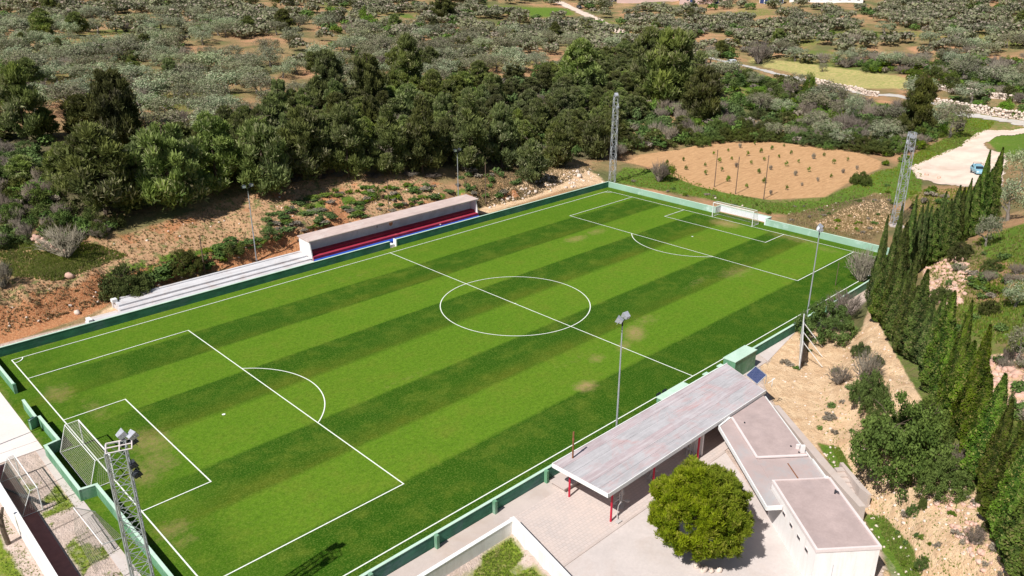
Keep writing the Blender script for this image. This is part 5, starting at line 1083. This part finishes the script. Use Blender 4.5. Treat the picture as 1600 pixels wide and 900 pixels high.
# the pine wood
X, Y, Z, u, v, d = candidates(4.3, -60, 260, 60, 200)
inw = inp(u, v, Z_PINE)
named = np.array([at(a[1], a[2])[:2] for a in PX if a[0] == 'pine'])
for i in np.where(inw)[0]:
    if u[i] < 120 and v[i] > 225 and rng.random() < .7:
        items['bush'].append((d[i], X[i], Y[i], Z[i], u[i], v[i], rng.uniform(1.5, 3.0), rng.uniform(3, 5))); continue
    if np.min(np.hypot(named[:, 0]-X[i], named[:, 1]-Y[i])) < 2.6: continue
    q = rng.random(); nn = float(fbm(X[i], Y[i], 25, 2, 91))
    if q < .62+.4*(nn-.5): items['pine'].append((d[i], X[i], Y[i], Z[i], u[i], v[i], rng.uniform(4.2, 8.4)*(1-.22*(v[i] < 150))*(.8 if u[i] < 330 and v[i] < 290 else 1), rng.uniform(4.2, 6.6)))
    elif q < .85: items['bush'].append((d[i], X[i], Y[i], Z[i], u[i], v[i], rng.uniform(1.5, 3.2), rng.uniform(2.2, 4.2)))
    elif q < .95: items['dry'].append((d[i], X[i], Y[i], Z[i], u[i], v[i], rng.uniform(1.5, 3), rng.uniform(2.5, 4)))
# olive groves and scrub beyond
X, Y, Z, u, v, d = candidates(5.9)
far_ = (v < np.interp(u, [0, 60, 330, 480, 700, 950, 1100, 1200, 1330, 1400, 1440, 1600], [330, 240, 225, 180, 160, 110, 120, 222, 230, 232, 225, 180])) & ~inp(u, v, Z_PINE)
gap = fbm(X, Y, 22, 3, 44)
for i in np.where(far_)[0]:
    q = rng.random(); rscrub = (u[i] > 1130) and (v[i] > 95)
    if gap[i] > .53 and q < .82 and not rscrub: continue
    q = rng.random(); sc = rng.uniform(.75, 1.2)
    if rscrub:
        sc *= 1.15
        k = 'bush' if q < .35 else 'bright' if q < .55 else 'dry' if q < .78 else 'olive'
    else: k = 'olive' if q < .66 else 'bush' if q < .80 else 'dry' if q < .88 else 'pine' if q < .92 else 'bright' if q < .95 else None
    if k is None: continue
    sz = dict(pine=(6.2, 5.4), olive=(4.7, 7.6), bush=(3.2, 5.6), bright=(2.6, 4.2), dry=(3.0, 5.4))[k]
    items[k].append((d[i], X[i], Y[i], Z[i], u[i], v[i], sz[0]*sc, sz[1]*sc*rng.uniform(.9, 1.1)))
# understorey of the far scrub
X, Y, Z, u, v, d = candidates(3.4, 100, 300, 0, 170)
r_ = (u > 1060) & (v > 100) & (v < np.interp(u, [1060, 1120, 1200, 1330, 1400, 1440, 1600], [215, 216, 222, 238, 245, 232, 200]))
for i in np.where(r_)[0]:
    if rng.random() < .55:
        k = rng.choice(['bush', 'bright', 'dry', 'dry'], p=[.35, .25, .2, .2]); items[k].append((d[i], X[i], Y[i], Z[i], u[i], v[i], rng.uniform(1.2, 2.8), rng.uniform(2.4, 5.0)))
# shrubs on the dry slope behind the stand and by the wood edge
def dens(poly, n, kinds, hs, ws):
    for p in scatter_px(poly, n):
        uu, vv, dd = proj(*p); items[kinds[rng.integers(len(kinds))]].append((float(dd), p[0], p[1], p[2], float(uu), float(vv), rng.uniform(*hs), rng.uniform(*ws)))
dens([(-40,225),(60,240),(110,345),(210,345),(160,375),(90,385),(-40,390)], 150, ['bush', 'dry', 'bush'], (1.0, 2.4), (1.6, 3.2))
dens([(410,335),(500,300),(700,285),(745,300),(650,320),(540,345),(470,362),(420,360)], 120, ['bush', 'bright', 'dry', 'bush'], (.3, .75), (.9, 2.4))
dens([(150,470),(240,420),(330,385),(400,365),(470,350),(440,375),(330,420),(250,440),(200,465)], 60, ['bush', 'bright', 'bush'], (.4, 1.0), (1.0, 2.6))
dens([(700,262),(860,255),(850,275),(770,315),(740,330),(720,290)], 34, ['bush', 'dry', 'bush'], (.5, 1.6), (.9, 2.4))
dens([(955,256),(975,200),(1010,170),(1110,162),(1150,170),(1170,205),(1120,216),(1060,228),(985,240)], 130, ['bush', 'dry', 'bush', 'bush', 'pine'], (1.6, 3.6), (2.6, 5.2))
for i_, (u_, v_) in enumerate([(1085,226),(1108,221),(1130,219),(1152,218),(1172,218),(1194,218),(1216,219),(1240,222),(1262,225),(1284,227),(1306,230),(1330,233),(1352,236),(1374,240),(1396,238),(1418,232),(1120,206),(1160,204),(1200,205),(1245,208),(1290,212),(1335,216),(1380,220),(1410,212),(1440,215)]):
    plant('mastic', at(u_, v_), rng.uniform(2.6, 4.4), rng.uniform(5.2, 7.6), ['dark green','bright green','olive-brown'][i_ % 3]+' dense shrub of the belt behind the ploughed field, '+seg(u_, [1110, 1150, 1190, 1230, 1270, 1310, 1350, 1390, 2000], ['left end', 'next to the left end', 'left third', 'left of the middle', 'middle', 'right of the middle', 'right third', 'next to the right end', 'right end']), 'shrub belt behind the ploughed field')
dens([(1370,240),(1420,225),(1430,245),(1385,262)], 8, ['bush', 'bright'], (.8, 1.6), (1.2, 2.4))
dens([(1420,300),(1520,290),(1560,330),(1500,370),(1440,400),(1430,340)], 34, ['bush', 'dry', 'bright'], (.6, 1.4), (1.2, 2.6))
dens([(1450,430),(1640,350),(1640,640),(1560,600),(1500,520)], 60, ['bush', 'dry', 'bright', 'bush'], (.4, 1.3), (.7, 2.0))
dens([(1570,620),(1640,620),(1640,860),(1600,780)], 16, ['bush', 'dry'], (.5, 1.6), (.9, 2.0))
dens([(1220,560),(1330,520),(1350,500),(1380,540),(1360,620),(1320,700),(1260,660)], 16, ['bush', 'dry', 'dry'], (.25, .5), (.5, 1.3))
dens([(1390,760),(1520,750),(1590,900),(1400,900)], 26, ['bush', 'dry', 'bright'], (.2, .5), (.3, .8))
dens([(960,280),(1100,300),(1200,325),(1290,320),(1385,280),(1400,330),(1360,370),(1230,345),(1100,315)], 40, ['bright', 'dry', 'bush'], (.25, .7), (.5, 1.5))
def where(k, u, v):
    if inp([u], [v], Z_PINE)[0]:
        front = float(np.interp(u, [0, 230, 360, 500, 740, 955, 1120], [345, 325, 288, 268, 262, 250, 215])); back = float(np.interp(u, [0, 60, 200, 420, 560, 760, 960, 1090], [215, 190, 250, 195, 165, 130, 90, 110])); f_ = (v-back)/max(20, front-back)
        return ('on the skyline of the wood' if f_ < .25 else 'well back in the wood' if f_ < .5 else 'half way down the wood' if f_ < .75 else 'at the wood edge')+', '+seg(u, [110, 230, 400, 520, 620, 700, 800, 890, 955, 1040, 2000], ['by the left edge', 'around the two tall left pines', 'left of the second floodlight pole', 'above the bleachers', 'above the left half of the stand', 'above the right half of the stand', 'just right of the stand', 'above the pale bank', 'left of the tall far tower', 'just right of the tall far tower', 'by its right-hand end'])
    if v > 255: return seg(u, [150, 320, 480, 620, 760, 960, 1130, 1260, 1400, 1500, 3000], ['on the slope at the left edge', 'behind the left end of the bleachers', 'behind the right end of the bleachers', 'above the left half of the stand', 'above the right half of the stand', 'on the pale bank near the far corner', 'on the grass left of the far goal', 'on the grass right of the far goal', 'beside the right-hand tower' if v < 400 else 'on the sandy bank near the white board', 'on the sandy bank below the cypresses' if v > 500 else 'among the cypresses', 'on the rocky slope at the right edge'])
    col = seg(u, [130, 270, 400, 540, 680, 820, 950, 1080, 1200, 1330, 1460, 3000], ['at the far left', 'beyond the first tall pine', 'left of the top centre', 'beyond the round-topped pines', 'beyond the tallest pine', 'below the small green field', 'beside the dusty road', 'right of the dusty road', 'below the farm sheds', 'above the yellow field' if v < 100 else 'left of the single upright pine', 'around the rubble walls', 'at the far right'])
    if u > 1040 and v > 100: return 'in scrub between field and lane, '+seg(u, [1130, 1200, 1270, 1340, 1420, 3000], ['beside the wood', 'left part', 'left of centre', 'right of centre', 'near the upright pine', 'near the parking area'])+(', low down' if v > 175 else '')
    return ('near the top edge' if v < 35 else 'in the upper olive grove' if v < 75 else 'in the middle of the grove' if v < 125 else 'in the lower grove')+', '+col
LOOK = dict(pine='pine', olive='olive tree', bush='dark shrub', bright='pale green shrub', dry='bare shrub')
TALL = dict(pine=6.2, olive=4.2, bush=1.8, bright=1.5, dry=1.8)
LIM = dict(pine=262, olive=286, bush=190, bright=70, dry=200)
def far_mesh(kind):
    """lighter copies for the far mass, real size"""
    h, wd = dict(pine=(9., 5.), olive=(4., 5.4), bush=(2., 3.2), bright=(2., 3.2), dry=(2.2, 3.4))[kind]; out = []
    for i in range(3):
        n = 26; a = rng.uniform(0, 6.28, n); r = wd/2*np.sqrt(rng.uniform(0, 1, n))*.8
        cc = np.stack([r*np.cos(a), r*np.sin(a), h*.25+h*.55*rng.uniform(.05, 1, n)*(1-.5*(2*r/wd)**2)], -1)
        if kind == 'pine': cc, _t = cone_cc(n, 1., h-.6, wd/2, lambda t: (1-t)**.6)
        V, F, T = clumps(cc, wd*.16, 13, wd*.12, up=.7, shell=.6, aspect=.8, spread=.4); out.append((V, F, T, h, wd))
    return out
MATK = dict(pine='pine_needles', olive='olive_leaves', bush='shrub_leaves', bright='bright_leaves', dry='dry_twigs')
for kd, it in items.items():
    it.sort(key=lambda a: a[0]/(a[7]+a[6])); near_, rest = it[:LIM[kd]], it[LIM[kd]:]
    for (dd, x, y, z, uu, vv, h, wd) in near_:
        plant(kd, (x, y, z), h, wd, ('tall ' if h > TALL[kd] else 'low ')+LOOK[kd]+' '+where(kd, uu, vv), '%ss beyond the pitch' % LOOK[kd], sink=.05)
    if rest:
        FM = far_mesh(kd); Vs = []; Fs = []; Ts = []; o = 0
        for (dd, x, y, z, uu, vv, h, wd) in rest:
            V, F, T, h0, w0 = FM[rng.integers(3)]; a = rng.uniform(0, 6.28); c_, s_ = math.cos(a), math.sin(a); k = wd/w0
            Vs.append(np.stack([(V[:, 0]*c_-V[:, 1]*s_)*k+x, (V[:, 0]*s_+V[:, 1]*c_)*k+y, V[:, 2]*h/h0+z-.05], -1)); Fs.append(F+o); o += len(V)
            T = T.copy(); T[:, 0] = np.clip(T[:, 0]+rng.uniform(-.35, .35), 0, 1); Ts.append(T)
        lab = dict(pine='remaining dark pines scattered through the far scrub', olive='mass of distant grey-green olive trees up to the top edge', bush='mass of small dark shrubs filling the far scrub', bright='mass of small light green shrubs in the far scrub', dry='mass of small bare shrubs in the far scrub')[kd]
        ob = np_obj('distant_'+dict(pine='pines', olive='olives', bush='shrubs', bright='light_shrubs', dry='dry_shrubs')[kd], np_mesh('distant', np.concatenate(Vs), np.concatenate(Fs), [MATK[kd]], np.concatenate(Ts)))
        tag(ob, lab, dict(pine='pine trees', olive='olive trees').get(kd, 'shrubs'), None, 'stuff')

# ------------------------------------------------------------------ grass and dry stalks (ground cover)
def tufts(name, polys, n, h, mat, label, wpoly=None):
    P = []
    for pl in polys:
        A_ = np.array(pl, float); lo, hi = A_.min(0), A_.max(0); m_ = int(n/len(polys)); u = rng.uniform(lo[0], hi[0], m_*2); v = rng.uniform(lo[1], hi[1], m_*2); ok = inp(u, v, pl); u, v = u[ok][:m_], v[ok][:m_]
        if len(u) == 0: continue
        # vectorised ray march on the height field
        dd = F_[None]+R_[None]*(u[:, None]-800)/FPX-U_[None]*(v[:, None]-450)/FPX; t = np.full(len(u), 30.); 
        for _ in range(60):
            q = CAM+dd*t[:, None]; g = q[:, 2]-H(q[:, 0], q[:, 1]); t = t+np.clip(g, -2, 40)/np.maximum(-dd[:, 2], .05)*.45
        P.append(CAM+dd*t[:, None])
    P = np.concatenate(P); P[:, 2] = H(P[:, 0], P[:, 1]); P = P[poly_dist(P[:, 0], P[:, 1], FLAT) > .3] if wpoly is None else P
    m_ = len(P); kk = 5; a = rng.uniform(0, 6.28, (m_, kk)); hh = h*rng.uniform(.5, 1.3, (m_, kk)); rad = h*rng.uniform(.1, .9, (m_, kk))
    base = P[:, None]+np.stack([np.cos(a)*h*.35, np.sin(a)*h*.35, 0*a-.02], -1); tip = P[:, None]+np.stack([np.cos(a)*rad, np.sin(a)*rad, hh], -1); sdv = np.stack([-np.sin(a), np.cos(a), 0*a], -1)*h*.3
    V = np.stack([base-sdv, base+sdv, tip], 2).reshape(-1, 3); F = np.arange(len(V)).reshape(-1, 3); T = np.repeat(np.stack([rng.random(m_*kk), rng.random(m_*kk), np.zeros(m_*kk), np.ones(m_*kk)], -1), 3, 0)
    tag(np_obj(name, np_mesh(name, V, F, [mat], T)), label, 'grass', None, 'stuff')
tufts('dry_grass', [Z_TAN, [(700,262),(860,255),(930,262),(850,300),(760,335),(740,300)], [(1230,335),(1390,300),(1400,345),(1360,378),(1230,348)]], 15000, .22, 'dry_stalks', 'dry straw-coloured grass on the slopes around the pitch')
tufts('green_grass', [Z_GREEN[0], Z_GREEN[1], Z_GREEN[3], [(1420,300),(1520,292),(1560,330),(1500,372),(1440,400)], [(1440,400),(1640,340),(1640,560),(1500,520)], [(0,385),(60,365),(160,385),(200,400),(90,440),(0,430)]], 20000, .26, 'grass_blades', 'green wild grass on the banks around the pitch')
tufts('bank_grass', [Z_GREEN[7], Z_GREEN[8], [(1205,560),(1340,520),(1380,560),(1480,690),(1590,900),(1400,900),(1300,720)]], 5000, .12, 'grass_blades', 'thin green grass on the sandy bank behind the changing rooms')
# lawn beside the plaza and outside the white wall
X = rng.uniform(2, 18.4, 16000); Y = rng.uniform(-14, -4.8, 16000); ok = (poly_dist(X, Y, LAWN) < -.1) & (fbm(X, Y, 2.5, 2, 5) > .36); X, Y = X[ok], Y[ok]
X2 = rng.uniform(-16, -7.6, 5000); Y2 = rng.uniform(4, 26, 5000); ok = fbm(X2, Y2, 2.2, 2, 6) > .45; X2, Y2 = X2[ok], Y2[ok]
def tuft_at(name, X, Y, h, mat, label):
    P = np.stack([X, Y, H(X, Y)], -1); m_ = len(P); kk = 4; a = rng.uniform(0, 6.28, (m_, kk)); hh = h*rng.uniform(.5, 1.3, (m_, kk)); rad = h*rng.uniform(.1, .9, (m_, kk))
    base = P[:, None]+np.stack([np.cos(a)*h*.35, np.sin(a)*h*.35, 0*a-.02], -1); tip = P[:, None]+np.stack([np.cos(a)*rad, np.sin(a)*rad, hh], -1); sdv = np.stack([-np.sin(a), np.cos(a), 0*a], -1)*h*.35
    V = np.stack([base-sdv, base+sdv, tip], 2).reshape(-1, 3); T = np.repeat(np.stack([rng.random(m_*kk), rng.random(m_*kk), np.zeros(m_*kk), np.ones(m_*kk)], -1), 3, 0)
    tag(np_obj(name, np_mesh(name, V, np.arange(len(V)).reshape(-1, 3), [mat], T)), label, 'grass', None, 'stuff')
tuft_at('lawn_grass', X, Y, .1, 'grass_blades', 'tufty bright green lawn inside the white walls')
tuft_at('verge_grass', X2, Y2, .09, 'grass_blades', 'patchy grass outside the tall white wall at the lower left')
X = rng.uniform(-5.6, -2.4, 2600); Y = rng.uniform(9, 30.5, 2600); ok = fbm(X, Y, 1.8, 2, 12) > .5
tuft_at('yard_weeds', X[ok], Y[ok], .09, 'grass_blades', 'low weeds growing in the left yard')
print('plants', COUNT, 'objects', len(bpy.data.objects), {k: len(v) for k, v in items.items()})
